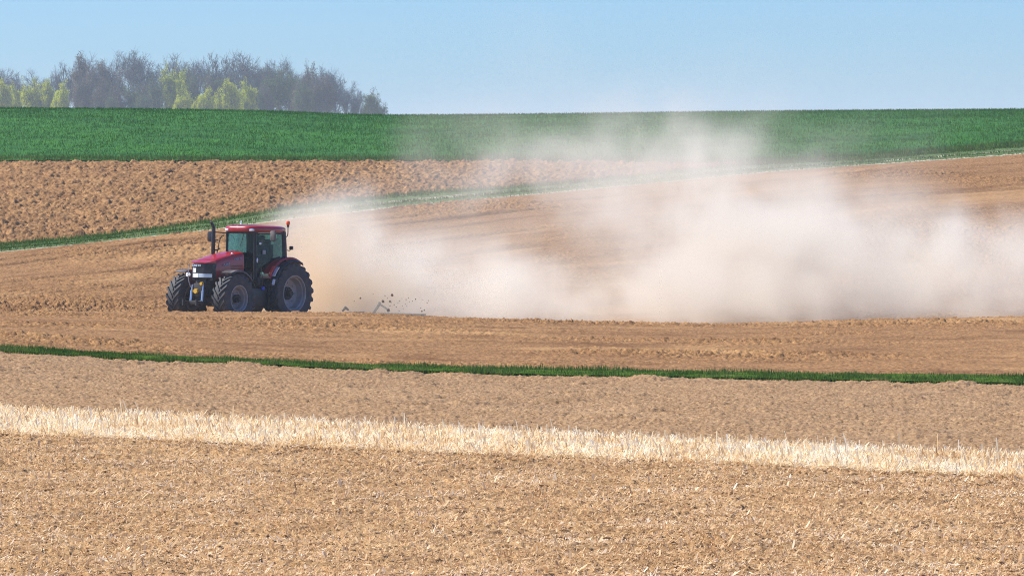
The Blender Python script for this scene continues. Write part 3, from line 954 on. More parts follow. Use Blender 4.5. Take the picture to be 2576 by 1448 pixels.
# roof: rounded slab
plan = [(1.52, 0), (1.53, .30), (1.47, .52), (1.2, .66), (.7, .76), (.2, .76), (-.12, .68), (-.26, .50), (-.29, 0)]
full = plan + [(x, -y) for x, y in plan[-2:0:-1]]
cx_, cy_ = .6, 0
def rr_(sc, z, tilt=0.0, dz=None): return [(cx_ + (x - cx_) * sc, y * sc, z + .02 * (x - .6) * tilt) for x, y in full]
roof = MB().loft([rr_(.90, 2.905), rr_(.985, 2.91), rr_(1.0, 2.945), rr_(1.0, 3.02), rr_(.985, 3.06), rr_(.93, 3.095), rr_(.80, 3.12), rr_(.5, 3.13)], close=True, caps=True).build("roof", M['red'], tractor, angle=50)
mb = MB(); mb.box((1.10, 0, 3.128), (.42, .62, .03), bevel=.01); mb.build("roof_hatch", M['hatch'], roof)
mb = MB(); mb.box((1.10, 0, 3.118), (.50, .72, .03), bevel=.01); mb.build("hatch_seal", M['black'], roof)
for (x, y, sx, sy) in ((1.50, -.43, .06, .13), (1.44, .53, .09, .16), (.55, .765, .16, .03)):
    if sx > .1: continue
    mb = MB(); mb.box((x, y, 2.965), (sx, sy, .08), bevel=.02); mb.build("work_lamp", M['white'] if y < 0 else M['lens'], roof)
mb = MB(); mb.cyl((1.0, -.28, 3.11), (.98, -.27, 3.27), .022, .014, seg=8); mb.build("antenna", M['white'], roof)

# exhaust
mb = MB()
mb.cyl((1.98, -.60, 1.5), (1.98, -.60, 2.2), .05, seg=16)
mb.tube([(1.98, -.60, 2.1), (1.98, -.60, 2.25), (1.98, -.60, 2.9), (1.97, -.60, 3.02), (2.03, -.615, 3.12), (2.10, -.62, 3.21)], [.05, .066, .066, .058, .05, .034], 14)
ex = mb.build("exhaust_pipe", M['black'], tractor)
mb = MB(); mb.tube([(1.98, -.54, 2.3), (1.80, -.54, 2.32), (1.74, -.54, 2.36)], .02, 8)
mb.tube([(1.98, -.54, 2.62), (1.82, -.54, 2.62)], .016, 8)
mb.tube([(1.86, -.54, 2.2), (1.80, -.54, 2.35), (1.76, -.54, 2.55), (1.68, -.54, 2.72), (1.50, -.56, 2.78)], .016, 8)
mb.build("exhaust_bracket", M['black'], ex)

# mirrors
for s, px_, out in ((1, 1.20, 1.22), (-1, 1.56, 1.07)):
    mb = MB()
    mb.tube([(1.34, s * .56, 2.86), (px_ + .05, s * (out - .25), 2.88), (px_, s * out, 2.87), (px_, s * out, 2.80)], .02, 8)
    arm = mb.build("mirror_arm", M['black'], tractor)
    mb = MB(); mb.box((px_, s * out, 2.79 if s > 0 else 2.74), (.10, .20, .33), bevel=.045); mb.build("mirror", M['fender'] if s > 0 else M['black'], arm)

# beacon and rear lamp
mb = MB(); mb.tube([(-.22, .60, 2.76), (-.30, .62, 2.82), (-.33, .61, 2.90), (-.34, .60, 3.12)], .016, 8)
mb.cyl((-.34, .60, 3.10), (-.34, .60, 3.17), .04, seg=12)
bs = mb.build("beacon_stalk", M['black'], tractor)
mb = MB(); mb.lathe([(.0, .145), (.035, .14), (.058, .12), (.066, .08), (.062, .03), (.05, .01), (.0, .0)], 16, 'z', (-.34, .60, 3.16)); mb.build("beacon", M['orange'], bs)
mb = MB(); mb.tube([(-.26, .62, 2.36), (-.36, .66, 2.34), (-.40, .68, 2.38)], .014, 8); mb.box((-.42, .69, 2.43), (.08, .12, .12), bevel=.02); mb.build("rear_lamp", M['black'], tractor)

# inside the cab
mb = MB()
mb.box((.10, 0, 1.62), (.34, .34, .40), bevel=.03)
mb.box((.16, 0, 1.86), (.50, .50, .14), bevel=.05)
mb.box((-.12, 0, 2.20), (.14, .48, .64), bevel=.06)
mb.box((-.14, 0, 2.60), (.10, .28, .20), bevel=.04)
mb.box((.30, -.42, 1.86), (.9, .22, .50), bevel=.05)
mb.box((.62, -.40, 2.12), (.30, .10, .22), bevel=.03)
mb.box((-.05, .42, 1.95), (.5, .16, .3), bevel=.03)
bmesh.ops.translate(mb.bm, verts=mb.bm.verts[:], vec=(.18, .05, 0)); mb.build("seat", M['seat'], tractor)
mb = MB()
mb.cyl((1.16, .05, 1.6), (1.0, .05, 2.12), .05, seg=10)
ang = math.atan2(.52, .26)
c = Vector((.97, .05, 2.15)); nrm = Vector((-.26, 0, .52)).normalized(); u = Vector((0, 1, 0)); v = nrm.cross(u)
ring = [c + (u * math.cos(a) + v * math.sin(a)) * .20 for a in np.linspace(0, 2 * math.pi, 21)]
mb.tube(ring, .016, 6, caps=False)
for a in (0, 2.1, 4.2): mb.cyl(c, c + (u * math.cos(a) + v * math.sin(a)) * .2, .014, seg=6)
mb.box((1.0, 0, 2.14), (.16, .34, .16), bevel=.03)
mb.build("steering_wheel", M['iron'], tractor)
mb = MB(); mb.box((.95, -.46, 2.16), (.06, .22, .22), bevel=.015); mb.tube([(.95, -.50, 1.6), (.95, -.47, 2.1)], .02, 8); mb.build("cab_screen", M['iron'], tractor)

# driver: one body, seated, hands on the wheel
J = [(.16, 0, 1.98), (.12, 0, 2.16), (.10, 0, 2.36), (.11, 0, 2.47), (.13, 0, 2.56), (.14, 0, 2.66),   # pelvis spine chest neck head crown
     (.12, .17, 2.38), (.34, .26, 2.20), (.58, .17, 2.18), (.66, .155, 2.20),
     (.12, -.17, 2.38), (.34, -.26, 2.20), (.58, -.17, 2.18), (.66, -.155, 2.20),
     (.20, .11, 1.97), (.62, .13, 2.00), (.68, .13, 1.60), (.82, .13, 1.50),
     (.20, -.11, 1.97), (.62, -.13, 2.00), (.68, -.13, 1.60), (.82, -.13, 1.50), (.14, 0, 2.76)]
E = [(0, 1), (1, 2), (2, 3), (3, 4), (4, 5), (5, 22), (2, 6), (6, 7), (7, 8), (8, 9), (2, 10), (10, 11), (11, 12), (12, 13),
     (0, 14), (14, 15), (15, 16), (16, 17), (0, 18), (18, 19), (19, 20), (20, 21)]
rad = [.15, .15, .17, .06, .07, .095, .08, .055, .04, .03, .08, .055, .04, .03, .09, .075, .055, .045, .09, .075, .055, .045, .07]
pm = person_mesh(J, E, rad)
pm.materials.clear(); pm.materials.append(M['skin'])
driver = bpy.data.objects.new("person", pm); COL.objects.link(driver)
driver.matrix_world = Matrix.LocRotScale(tractor.location, tractor.rotation_euler, tractor.scale) @ Matrix.Translation((.18, .05, 0))
tag(driver, "driver in a dark jacket seated in the tractor cab behind the steering wheel", "person")
# clothing: the same body a little larger, cut at neck and wrists
bmj = bmesh.new(); bmj.from_mesh(pm)
for f in [f for f in bmj.faces if f.calc_center_median().z > 2.50 or (f.calc_center_median().x > .57 and f.calc_center_median().z > 2.08 )]: bmj.faces.remove(f)
for v in bmj.verts: v.co += v.normal * .012
mj = bpy.data.meshes.new("jacket"); bmj.to_mesh(mj); bmj.free(); mj.materials.clear(); mj.materials.append(M['cloth'])
jk = bpy.data.objects.new("jacket", mj); COL.objects.link(jk); jk.parent = driver
mb = MB(); mb.sphere((.125, 0, 2.74), .108, (1.0, .9, .85), 16); mb.box((.21, 0, 2.75), (.14, .13, .015), bevel=.005)
mb.build("cap", M['cloth'], driver)
for s in (1, -1):
    MB().sphere((.222, s * .032, 2.665), .012, seg=8).build("eye", M['hair'], driver)
    MB().sphere((.13, s * .095, 2.645), .028, (.6, .4, 1), 8).build("ear", M['skin'], driver)
MB().sphere((.238, 0, 2.635), .018, (1, .7, 1.3), 8).build("nose", M['skin'], driver)
MB().box((.222, 0, 2.595), (.012, .045, .008)).build("mouth", M['redlens'], driver)
# ------------------------------------------------------------------ dust raised by the harrow
def blob(nt, vec, c, r, amp, cut=None):
    """soft ellipsoid of density round c with half sizes r"""
    N, L = nt.nodes, nt.links
    s = N.new("ShaderNodeVectorMath"); s.operation = 'SUBTRACT'; s.inputs[1].default_value = c; L.new(vec, s.inputs[0])
    d = N.new("ShaderNodeVectorMath"); d.operation = 'DIVIDE'; d.inputs[1].default_value = r; L.new(s.outputs[0], d.inputs[0])
    q = N.new("ShaderNodeVectorMath"); q.operation = 'DOT_PRODUCT'; L.new(d.outputs[0], q.inputs[0]); L.new(d.outputs[0], q.inputs[1])
    e = N.new("ShaderNodeMapRange"); e.interpolation_type = 'SMOOTHSTEP'
    e.inputs[1].default_value = 1.7; e.inputs[2].default_value = 0.0; e.inputs[3].default_value = 0.0; e.inputs[4].default_value = 1.0
    L.new(q.outputs["Value"], e.inputs[0])
    p = N.new("ShaderNodeMath"); p.operation = 'POWER'; p.inputs[1].default_value = 2.0; L.new(e.outputs[0], p.inputs[0])
    m_ = N.new("ShaderNodeMath"); m_.operation = 'MULTIPLY'; m_.inputs[1].default_value = amp; L.new(p.outputs[0], m_.inputs[0])
    return m_.outputs[0]

def pxz(px, row, y):
    """a point of the place at distance y seen at that column and row of the plan"""
    return ((px - 512) / F_PX * y, y, z_at(row, y))

def dust_volume(name, box, blobs, col, gain, label, nscale=.50, lo=.42, hi=.63, aniso=.2, rate=2.5, vox=.28):
    """density baked once into a voxel grid by a Volume Cube node; the grid is then rendered as real scattering dust"""
    (x0, y0, z0), (x1, y1, z1) = box
    m = bpy.data.materials.new(name); m.use_nodes = True
    nt = m.node_tree; nt.nodes.clear()
    out = nt.nodes.new("ShaderNodeOutputMaterial"); v = nt.nodes.new("ShaderNodeVolumePrincipled")
    nt.links.new(v.outputs[0], out.inputs["Volume"])
    v.inputs["Color"].default_value = (*col, 1); v.inputs["Anisotropy"].default_value = aniso
    v.inputs["Density"].default_value = gain
    m.cycles.volume_step_rate = rate
    try: m.cycles.volume_interpolation = 'LINEAR'
    except Exception: pass
    g = bpy.data.node_groups.new(name + "_density", 'GeometryNodeTree')
    g.interface.new_socket("Geometry", in_out='OUTPUT', socket_type='NodeSocketGeometry')
    N, L = g.nodes, g.links
    pos = N.new("GeometryNodeInputPosition")
    w = N.new("ShaderNodeTexNoise"); w.inputs["Scale"].default_value = .30; w.inputs["Detail"].default_value = 3
    L.new(pos.outputs[0], w.inputs["Vector"])
    ws = N.new("ShaderNodeVectorMath"); ws.operation = 'SUBTRACT'; ws.inputs[1].default_value = (.5, .5, .5); L.new(w.outputs["Color"], ws.inputs[0])
    wm = N.new("ShaderNodeVectorMath"); wm.operation = 'MULTIPLY_ADD'; wm.inputs[1].default_value = (4.2, 2.0, 2.6)
    L.new(ws.outputs[0], wm.inputs[0]); L.new(pos.outputs[0], wm.inputs[2])
    acc = None
    for b in blobs:
        o = blob(g, wm.outputs[0], *b)
        if acc is None: acc = o
        else:
            a = N.new("ShaderNodeMath"); a.operation = 'ADD'; L.new(acc, a.inputs[0]); L.new(o, a.inputs[1]); acc = a.outputs[0]
    n = N.new("ShaderNodeTexNoise"); n.inputs["Scale"].default_value = nscale; n.inputs["Detail"].default_value = 5; n.inputs["Roughness"].default_value = .64
    n.inputs["Distortion"].default_value = .3
    st = N.new("ShaderNodeVectorMath"); st.operation = "MULTIPLY"; st.inputs[1].default_value = (1.0, .55, .9); L.new(wm.outputs[0], st.inputs[0]); L.new(st.outputs[0], n.inputs["Vector"])
    f = mrange(g, n.outputs[0], lo, hi, 0.08, 1.5)
    k = N.new("ShaderNodeMath"); k.operation = 'MULTIPLY'; L.new(acc, k.inputs[0]); L.new(f, k.inputs[1])
    vc = N.new("GeometryNodeVolumeCube")
    L.new(k.outputs[0], vc.inputs["Density"])
    vc.inputs["Min"].default_value = (x0, y0, z0); vc.inputs["Max"].default_value = (x1, y1, z1)
    for ax, d in (("X", x1 - x0), ("Y", y1 - y0), ("Z", z1 - z0)):
        vc.inputs["Resolution " + ax].default_value = int(d / vox)
    sm = N.new("GeometryNodeSetMaterial"); sm.inputs["Material"].default_value = m
    go = N.new("NodeGroupOutput")
    L.new(vc.outputs[0], sm.inputs[0]); L.new(sm.outputs[0], go.inputs[0])
    me = bpy.data.meshes.new(name); me.materials.append(m)
    o = bpy.data.objects.new(name, me); COL.objects.link(o)
    md = o.modifiers.new("density", 'NODES'); md.node_group = g
    tag(o, label, "dust cloud", kind='stuff')
    return o

BL = []
def B(px, row, y, rx, rz, amp, ry=8.0):
    BL.append((pxz(px, row, y), (rx, ry, rz), amp))
# px, row, distance, half width m, half height m, strength
B(318, 285, 148.5, 2.8, 3.0, 1.0, 4)
B(352, 255, 150, 2.6, 2.6, 1.1, 4)
B(345, 228, 151, 2.6, 1.5, 1.0, 4)
B(320, 242, 149.5, 1.3, 1.5, .8, 4)
B(352, 309, 144.6, 3.0, .5, .3, 2)
B(400, 308, 145.2, 3.4, .6, .4, 2)
B(395, 290, 150, 3.4, 2.2, .9)
B(455, 288, 151, 3.8, 2.1, 1.1)
B(520, 298, 152, 4.2, 1.5, 1.2)
B(600, 311, 153, 4.8, .8, .8)
B(560, 182, 158, 4.5, 1.8, .22)
B(680, 300, 154, 5.0, 1.8, 1.0)
B(760, 285, 155, 5.0, 3.0, 1.1, 9)
B(850, 280, 156, 5.4, 3.6, 1.15, 9)
B(950, 292, 156, 5.6, 2.6, 1.1, 9)
B(1060, 285, 156, 6.0, 2.8, 1.0, 9)
B(700, 235, 157, 4.2, 3.4, .55, 9)
B(650, 190, 158, 5.2, 2.8, .52, 9)
B(760, 225, 158, 5.0, 3.0, .55, 9)
B(880, 238, 158, 4.6, 2.0, .34, 9)
B(550, 215, 157, 5.0, 2.6, .14, 9)
B(430, 215, 157, 4.2, 2.4, .15, 9)
B(465, 145, 160, 3.2, 2.2, .15, 9)
B(620, 135, 160, 5.2, 2.4, .22, 9)
B(720, 125, 161, 4.0, 2.2, .11, 9)
B(850, 165, 161, 4.0, 2.0, .10, 9)
B(535, 75, 162, 2.4, 2.6, .045, 9)
B(740, 85, 162, 3.6, 2.4, .035, 9)
B(930, 80, 162, 6.0, 3.5, .02, 9)
dust_volume("dust_cloud", ((-11, 141.5, -2.0), (34, 173, 15)), BL, (.98, .938, .86), .155,
            "pale cloud of dry dust drifting behind the tractor and across the field")
B2 = BL; BL = []
B(318, 300, 146.5, 2.2, 1.6, 1.0, 3)
B(350, 297, 147.5, 2.4, 1.3, 1.2, 3)
B(330, 265, 148, 1.8, 1.8, .55, 3)
dust_volume("soil_dust", ((-9.5, 141.8, -.8), (0, 153, 5)), BL, (.86, .70, .50), .42,
            "brown soil dust boiling up between the rear tyre and the harrow", .9, .38, .62)
# ------------------------------------------------------------------ the air
hz = bpy.data.materials.new("haze"); hz.use_nodes = True
hz.node_tree.nodes.clear()
ho = hz.node_tree.nodes.new("ShaderNodeOutputMaterial"); hv = hz.node_tree.nodes.new("ShaderNodeVolumePrincipled")
hv.inputs["Color"].default_value = (.70, .86, 1.0, 1); hv.inputs["Density"].default_value = .00023; hv.inputs["Anisotropy"].default_value = 0.0
hz.node_tree.links.new(hv.outputs[0], ho.inputs["Volume"])
mb = MB(); mb.box((0, 2140, 11), (5200, 4320, 42))
haze = mb.build("haze", hz)
haze['kind'] = 'stuff'
# ------------------------------------------------------------------ the wood on the skyline
def bark_mat(name, a, b):
    m, nt, bs, out = new_mat(name)
    bs.inputs["Roughness"].default_value = .9; bs.inputs["Specular IOR Level"].default_value = .1
    tc = nt.nodes.new("ShaderNodeTexCoord")
    nt.links.new(ramp(nt, noise(nt, tc.outputs["Object"], 1.5, 5, .7), [(.35, a), (.65, b)]), bs.inputs["Base Color"])
    return m
M['bark'] = bark_mat("grey_bark", (.10, .105, .115), (.27, .265, .265))
M['birch'] = bark_mat("pale_bark", (.10, .09, .08), (.42, .38, .34))
M['leaf_yellow'] = grass_mat("fresh_yellow_green_leaves", [(.26, .36, .01), (.55, .62, .02), (.85, .80, .04)], trans=.45)
M['leaf_olive'] = grass_mat("olive_buds", [(.07, .11, .04), (.15, .20, .07), (.26, .30, .10)], trans=.3)
M['leaf_brown'] = grass_mat("brown_catkins", [(.10, .08, .06), (.20, .16, .12), (.32, .26, .19)], trans=.25)

def grow(rs, height, levels, slim):
    """skeleton of a broadleaf tree: list of (p0, p1, r0, r1, level)"""
    segs = []
    def turn(d, lo, hi):
        a = rs.uniform(0, 2 * math.pi); t = rs.uniform(lo, hi)
        u = d.orthogonal().normalized(); w = d.cross(u)
        return (d * math.cos(t) + (u * math.cos(a) + w * math.sin(a)) * math.sin(t)).normalized()
    def rec(p, d, ln, r, lv):
        n = 6 if lv == 0 else 3
        q = p
        for i in range(n):
            d = (d + Vector((rs.uniform(-.13, .13), rs.uniform(-.13, .13), (.09, .05, .02, 0)[lv] if lv else 0))).normalized()
            q2 = q + d * (ln / n)
            segs.append((q.copy(), q2.copy(), r * (1 - .45 * i / n), r * (1 - .45 * (i + 1) / n), lv))
            q = q2
            if lv >= levels: continue
            if lv == 0 and i < 2: continue
            for _ in range(3 if lv == 0 else 2):
                rec(q.copy(), turn(d, .35, .85 if slim else 1.05), ln * (rs.uniform(.34, .60) if lv == 0 else rs.uniform(.45, .7)), r * .45, lv + 1)
        if lv < levels:
            for _ in range(3):
                rec(q.copy(), turn(d, .15, .75), ln * (rs.uniform(.5, .72) if lv == 0 else rs.uniform(.5, .75)), r * .5, lv + 1)
    rec(Vector((0, 0, 0)), Vector((0, 0, 1)), height * .54, height * .014, 0)
    return segs

def seg_mesh(name, segs, mat, parent, rmin):
    v = []; q = []
    for p0, p1, r0, r1, lv in segs:
        d = (p1 - p0).normalized(); u = d.orthogonal().normalized(); w = d.cross(u)
        r0 = max(r0, rmin); r1 = max(r1, rmin * .8)
        k = len(v)
        if lv <= 1:
            n = 5
            for p, r in ((p0, r0), (p1, r1)):
                for i in range(n):
                    a = 2 * math.pi * i / n
                    v.append(p + (u * math.cos(a) + w * math.sin(a)) * r)
            for i in range(n): q.append((k + i, k + (i + 1) % n, k + n + (i + 1) % n, k + n + i))
        else:
            for s in (u, w):
                k = len(v)
                v += [p0 - s * r0, p0 + s * r0, p1 + s * r1, p1 - s * r1]
                q.append((k, k + 1, k + 2, k + 3))
    return mesh_np(name, np.array([tuple(a) for a in v]), quads=np.array(q), mat=mat, smooth=False, parent=parent)

def tree_proto(seed, kind):
    """unit height tree (scaled on placing): trunk with limbs, crown of twigs, leaves where the kind bears them"""
    rs = random.Random(seed); rg = np.random.default_rng(seed)
    slim = kind in ('birch',)
    segs = grow(rs, 20.0, 3, slim)
    ends = np.array([tuple(q[1]) for q in segs])
    fz = 20.0 / np.percentile(ends[:, 2], 99.7)
    fr = {'bare': 4.6, 'birch': 2.3, 'yellow': 3.3, 'olive': 3.4, 'brown': 3.2}[kind] / np.percentile(np.hypot(ends[:, 0], ends[:, 1]), 93)
    fr *= 1.35 if kind == 'bare' else 1.15
    rmax = {'bare': 4.8, 'birch': 2.6, 'yellow': 3.6, 'olive': 3.8, 'brown': 3.6}[kind]
    def dome(q):
        """round the crown: outer twigs droop, the longest leaders are held back"""
        x, y, z = q.x * fr, q.y * fr, q.z * fz
        r = math.hypot(x, y)
        if r > rmax: x, y = x * (rmax + (r - rmax) * .3) / r, y * (rmax + (r - rmax) * .3) / r
        if z > 12: z = 12 + (z - 12) * (.50 + .35 * min(1, r / rmax))
        if z > 8: z -= (z - 8) / 12 * 2.2 * min(1.3, (r / rmax)) ** 2.2
        return Vector((x, y, z * 1.17))
    segs = [(dome(a), dome(b), r0, r1, lv) for a, b, r0, r1, lv in segs]
    root = empty("tree")
    bark = M['birch'] if kind == 'birch' else M['bark']
    seg_mesh("trunk", [s for s in segs if s[4] <= 1], bark, root, .05)
    seg_mesh("crown", [s for s in segs if s[4] >= 2], bark, root, .013)
    ends = np.array([tuple(q[1]) for q in segs if q[4] >= 2])
    nt_ = {'bare': 9000, 'birch': 4000, 'yellow': 1500, 'olive': 3000, 'brown': 4500}[kind]
    b0 = ends[rg.integers(0, len(ends), nt_)]
    dv = rg.normal(0, .26, (nt_, 3)) + np.array([0, 0, .12]); dv *= rg.uniform(.6, 1.5, nt_)[:, None]
    sd = np.cross(dv, rg.normal(0, 1, (nt_, 3))); sd /= np.linalg.norm(sd, axis=1)[:, None]; sd *= .012
    mesh_np("twigs", np.stack([b0 - sd, b0 + sd, b0 + dv + sd * .6, b0 + dv - sd * .6], 1).reshape(-1, 3), quads=np.arange(nt_ * 4).reshape(nt_, 4), mat=bark, smooth=False, parent=root)
    if kind != 'bare':
        nl = {'yellow': 20000, 'olive': 11000, 'brown': 8500, 'birch': 7000}[kind]
        pts = np.array([tuple(s[1]) for s in segs if s[4] >= 2])
        base = pts[rg.integers(0, len(pts), nl)]
        # leaves gather in clumps and leave gaps
        c = base + rg.normal(0, .30, (nl, 3))
        low = rg.uniform(0, 1, nl) < {'yellow': .45, 'olive': .35, 'brown': .30, 'birch': .12}[kind]
        th = rg.uniform(0, 2 * np.pi, nl); zz = 1.0 + 16.0 * rg.uniform(0, 1, nl); rr = 3.3 * np.sin(np.pi * (zz + 2) / 21) ** .7 * rg.uniform(.2, 1, nl) ** .5 * (1 + .3 * np.sin(3 * th + seed + zz * .6))
        c = np.where(low[:, None], np.stack([rr * np.cos(th), rr * np.sin(th), zz], -1), c)
        k = (np.sin(c[:, 0] * 1.3 + seed) * np.sin(c[:, 1] * 1.1) * np.sin(c[:, 2] * .9 + seed) + rg.normal(0, .35, nl)) > -.25
        c = c[k]; nl = len(c)
        sz = rg.uniform(.11, .26, nl)[:, None]
        u = rg.normal(0, 1, (nl, 3)); u /= np.linalg.norm(u, axis=1)[:, None]
        w = np.cross(u, rg.normal(0, 1, (nl, 3))); w /= np.linalg.norm(w, axis=1)[:, None]
        v = np.stack([c - u * sz, c - w * sz * .6, c + u * sz, c + w * sz * .6], 1).reshape(-1, 3)
        mt = {'yellow': M['leaf_yellow'], 'olive': M['leaf_olive'], 'brown': M['leaf_brown'], 'birch': M['leaf_brown']}[kind]
        mesh_np("foliage", v, quads=np.arange(nl * 4).reshape(nl, 4), mat=mt, smooth=False, parent=root)
    return root

KINDS = {'bare': [tree_proto(s, 'bare') for s in (3, 5, 8, 13)],
         'birch': [tree_proto(s, 'birch') for s in (21, 22)],
         'yellow': [tree_proto(s, 'yellow') for s in (31, 32, 33)],
         'olive': [tree_proto(s, 'olive') for s in (41, 42)],
         'brown': [tree_proto(s, 'brown') for s in (51, 52)]}
LOOK = {'bare': ("leafless grey tree of fine twigs", "bare trees of the wood"),
        'birch': ("slender tree with pale trunk", "slender pale trees of the wood"),
        'yellow': ("low tree in yellow green leaf", "yellow green trees of the wood"),
        'olive': ("tree with dull olive buds", "olive trees of the wood"),
        'brown': ("dense tree with brownish buds", "brown trees of the wood")}
ORD = "first second third fourth fifth sixth seventh eighth ninth tenth eleventh twelfth thirteenth fourteenth fifteenth sixteenth seventeenth eighteenth nineteenth twentieth".split()
# column, top row, distance, kind, crown width factor
TREES = [(1, 60, 1090, 'bare', .6), (9, 72, 1100, 'bare', .8), (16, 74, 1110, 'bare', .6), (37, 70, 1100, 'bare', .8), (46, 70, 1105, 'bare', .6),
         (65, 62, 1110, 'bare', .7), (96, 54, 1110, 'bare', .9), (108, 52, 1120, 'bare', .8), (138, 52, 1100, 'bare', 1.0), (150, 50, 1090, 'bare', 1.0),
         (162, 58, 1110, 'bare', .7), (184, 55, 1100, 'bare', .9), (196, 56, 1115, 'bare', .8), (209, 53, 1100, 'bare', .9), (240, 52, 1095, 'bare', 1.0), (252, 53, 1105, 'bare', .9),
         (266, 63, 1110, 'bare', .7), (283, 57, 1105, 'bare', .9),
         (79, 54, 1085, 'birch', .7), (88, 66, 1080, 'birch', .8), (103, 62, 1080, 'birch', .9), (117, 70, 1080, 'birch', .9), (212, 76, 1085, 'birch', .7), (309, 63, 1095, 'birch', .7),
         (5, 80, 1060, 'yellow', .9), (17, 84, 1065, 'yellow', .7), (33, 80, 1060, 'yellow', .9), (46, 80, 1060, 'yellow', .9), (60, 82, 1055, 'yellow', .8),
         (168, 66, 1085, 'yellow', .45), (178, 70, 1085, 'yellow', .5), (186, 90, 1050, 'yellow', .9), (203, 88, 1050, 'yellow', 1.0), (222, 90, 1052, 'yellow', .8), (234, 80, 1050, 'yellow', 1.0), (248, 80, 1055, 'yellow', .9), (196, 98, 1040, 'yellow', .9), (176, 98, 1040, 'yellow', .6),
         (157, 78, 1075, 'olive', .9), (112, 92, 1062, 'olive', .7), (143, 90, 1060, 'olive', .8), (214, 72, 1090, 'olive', .7), (228, 68, 1096, 'olive', .6), (258, 84, 1070, 'olive', .7), (305, 80, 1072, 'olive', .8), (182, 64, 1094, 'olive', .6), (273, 68, 1085, 'olive', .9), (288, 70, 1085, 'olive', .9), (372, 89, 1080, 'olive', 1.0), (381, 102, 1082, 'olive', .9), (133, 84, 1070, 'olive', .8), (188, 74, 1088, 'olive', .7),
         (84, 76, 1072, 'brown', .9), (100, 80, 1070, 'brown', 1.0), (116, 84, 1068, 'brown', .9), (298, 76, 1078, 'brown', .8), (316, 76, 1078, 'brown', .9), (327, 74, 1080, 'brown', 1.0), (264, 84, 1078, 'brown', .8), (146, 84, 1070, 'brown', .8),
         (318, 69, 1100, 'bare', .8), (329, 66, 1105, 'bare', .9), (338, 74, 1100, 'bare', .7), (346, 82, 1100, 'bare', .8), (355, 88, 1100, 'bare', .8), (361, 98, 1100, 'bare', .8), (274, 66, 1110, 'bare', .6), (298, 62, 1105, 'bare', .7)]
cnt = {k: 0 for k in KINDS}; used = set()
for i, (px, row, d, kind, wf) in enumerate(sorted(TREES)):
    pool = KINDS[kind]; p = pool[cnt[kind] % len(pool)]
    if p.name in used:
        o = p.copy(); COL.objects.link(o)
        for ch in list(p.children):
            c = ch.copy(); COL.objects.link(c); c.parent = o
    else:
        o = p
    used.add(p.name)
    x = (px - 512) / F_PX * d
    zg = float(H(x, d)) - .3
    hgt = z_at(row, d) - zg
    s = hgt / 20.0
    o.location = (x, d, zg)
    o.rotation_euler = (0, 0, random.Random(i).uniform(0, 6.28))
    o.scale = (s * (.45 + .55 * wf), s * (.45 + .55 * wf), s)
    look, grp = LOOK[kind]
    tot = sum(1 for q in TREES if q[3] == kind)
    k, end = (cnt[kind], "left") if cnt[kind] * 2 < tot else (tot - 1 - cnt[kind], "right")
    o['label'] = f"{look}, {ORD[k]} of its kind from the wood's {end} end"
    o['category'] = "tree"; o['group'] = grp
    cnt[kind] += 1

# undergrowth at the foot of the wood
rg = np.random.default_rng(5)
n = 9000
px = rg.uniform(-40, 386, n); d = rg.uniform(1030, 1120, n)
X = (px - 512) / F_PX * d
top = 3.6 + 2.0 * fbm(X * .12, d * .05, 71, 3)
top = top * sstep(388, 372, px) * (.35 + .65 * sstep(26, 40, px) + .65 * sstep(22, 8, px))
Zg = H(X, d)
Z = Zg + rg.uniform(0, 1, n) ** .8 * np.maximum(top, .5)
dv = np.stack([rg.normal(0, .35, n), rg.normal(0, .35, n), np.ones(n)], -1) * rg.uniform(.5, 1.6, n)[:, None]
sd = rg.normal(0, 1, (n, 3)); sd[:, 2] *= .2; sd /= np.linalg.norm(sd, axis=1)[:, None]; sd *= rg.uniform(.03, .10, n)[:, None]
b0 = np.stack([X, d, Z], -1)
v = np.stack([b0 - sd, b0 + sd, b0 + dv + sd * .5, b0 + dv - sd * .5], 1).reshape(-1, 3)
tag(mesh_np("undergrowth", v, quads=np.arange(n * 4).reshape(n, 4), mat=M['leaf_brown'], smooth=False), "brown leafless undergrowth filling the foot of the wood", "undergrowth", kind='stuff')

# ------------------------------------------------------------------ harrow behind the tractor and clods in the air
def behind(lx, ly, lz):
    """a point given in the tractor's plan axes, standing on the ground under it"""
    a = HEAD
    x = TR_X + (lx * math.cos(a) - ly * math.sin(a)); y = TR_Y + (lx * math.sin(a) + ly * math.cos(a))
    return x, y
hx, hy = behind(-5.6, 0, 0)
harrow = empty("harrow", (hx, hy, float(H(hx, hy))))
harrow.rotation_euler = (0, 0, HEAD)
tag(harrow, "dark cultivator harrow half hidden in dust behind the tractor", "harrow")
mb = MB()
for x in (-.7, 0, .7): mb.box((x, 0, .42), (.10, 3.2, .10), bevel=.01)
for y in (-1.5, -.5, .5, 1.5): mb.box((0, y, .42), (1.5, .08, .08), bevel=.01)
mb.build("harrow_frame", M['iron'], harrow)
mb = MB(); mb.box((2.2, 0, .50), (3.4, .10, .10), bevel=.02); mb.cyl((.7, .5, .45), (3.6, .02, .46), .04, seg=8); mb.cyl((.7, -.5, .45), (3.6, -.02, .46), .04, seg=8)
mb.tube([(1.6, 0, .60), (1.45, 0, .70), (1.3, 0, .62)], [.03, .05, .03], 8)
mb.build("drawbar", M['iron'], harrow)
for x in (-.7, 0, .7):
    for k in range(5):
        y = -1.4 + k * .7 + x * .2
        mb = MB(); mb.tube([(x, y, .44), (x - .14, y, .36), (x - .12, y, .14), (x + .04, y, -.08)], [.025, .022, .022, .03], 6)
        mb.build("tine", M['iron'], harrow)
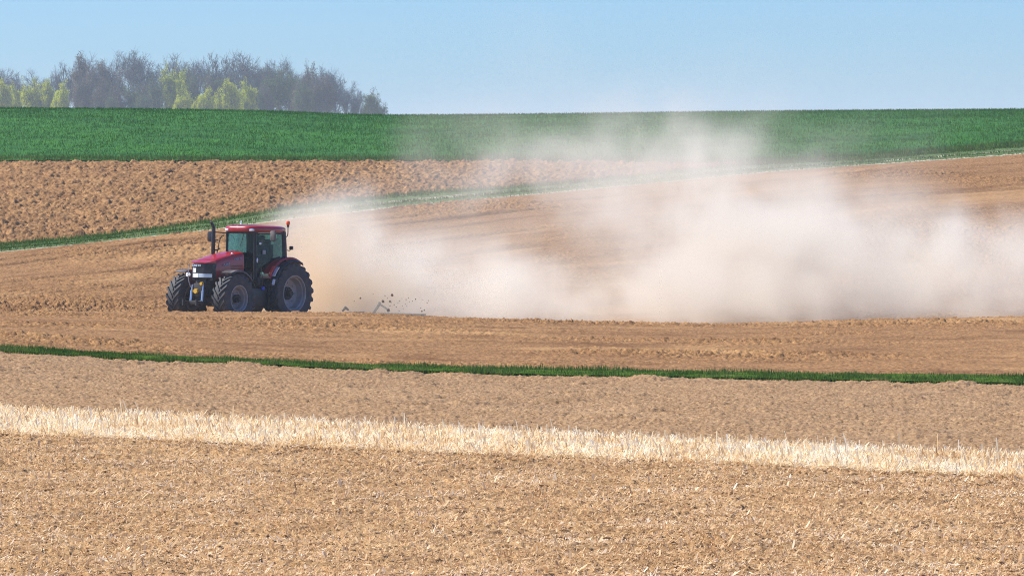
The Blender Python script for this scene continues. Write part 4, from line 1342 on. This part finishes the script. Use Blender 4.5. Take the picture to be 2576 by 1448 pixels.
mb = MB(); mb.tube([(.14, .12, .46), (-.02, .26, .78)], .045, 8); mb.tube([(-.03, .26, .77), (-.10, .36, .70), (-.16, .50, .60)], [.035, .03, .025], 8)
mb.box((-.03, .26, .80), (.07, .07, .09), bevel=.02)
mb.build("linkage_arm", M['iron'], harrow)
mb = MB(); mb.cyl((-1.2, -1.5, .20), (-1.2, 1.5, .20), .19, seg=14); mb.build("roller", M['iron'], harrow)

rs = random.Random(4)
protos = []
for k in range(3):
    bmc = bmesh.new(); bmesh.ops.create_icosphere(bmc, subdivisions=2, radius=1)
    for v_ in bmc.verts: v_.co *= 1 + .35 * (random.Random(int(v_.co.x * 97 + v_.co.y * 31 + v_.co.z * 13 + k * 7)).random() - .5)
    me = bpy.data.meshes.new("flying_clod"); bmc.to_mesh(me); bmc.free(); me.materials.append(M['clod'])
    protos.append(me)
spots = [(1064, 838), (1028, 850), (1118, 841), (1105, 850), (1112, 859), (1092, 859), (1115, 862), (1135, 863), (1112, 872), (1107, 884), (1158, 854), (1165, 849), (1167, 860), (1176, 858),
         (1185, 853), (1206, 855), (1157, 867), (1160, 872), (1150, 880), (1138, 886), (1203, 887), (1210, 884), (1200, 878), (1218, 864), (1146, 851), (1124, 869), (1130, 875), (1098, 843), (1010, 858), (1140, 858), (1222, 857), (1148, 872)]
big = {(1118, 841): .075, (1107, 884): .10, (1092, 859): .07, (1028, 850): .05, (1203, 887): .05, (1210, 884): .05, (1112, 859): .055}
for i, (sx, sy) in enumerate(spots):
    o = bpy.data.objects.new("flying_clod", protos[i % 3]); COL.objects.link(o)
    dd = 142.6 + rs.uniform(0, 1.4)
    o.location = pxz(sx * .3506, sy * .3502, dd)
    r = .6 * big.get((sx, sy), rs.uniform(.018, .034))
    o.scale = (r * rs.uniform(.8, 1.3), r, r * rs.uniform(.7, 1.1)); o.rotation_euler = (rs.uniform(0, 3), rs.uniform(0, 3), 0)
    tag(o, "small dark clod of earth thrown into the air behind the harrow", "clod", "clods thrown up by the harrow")
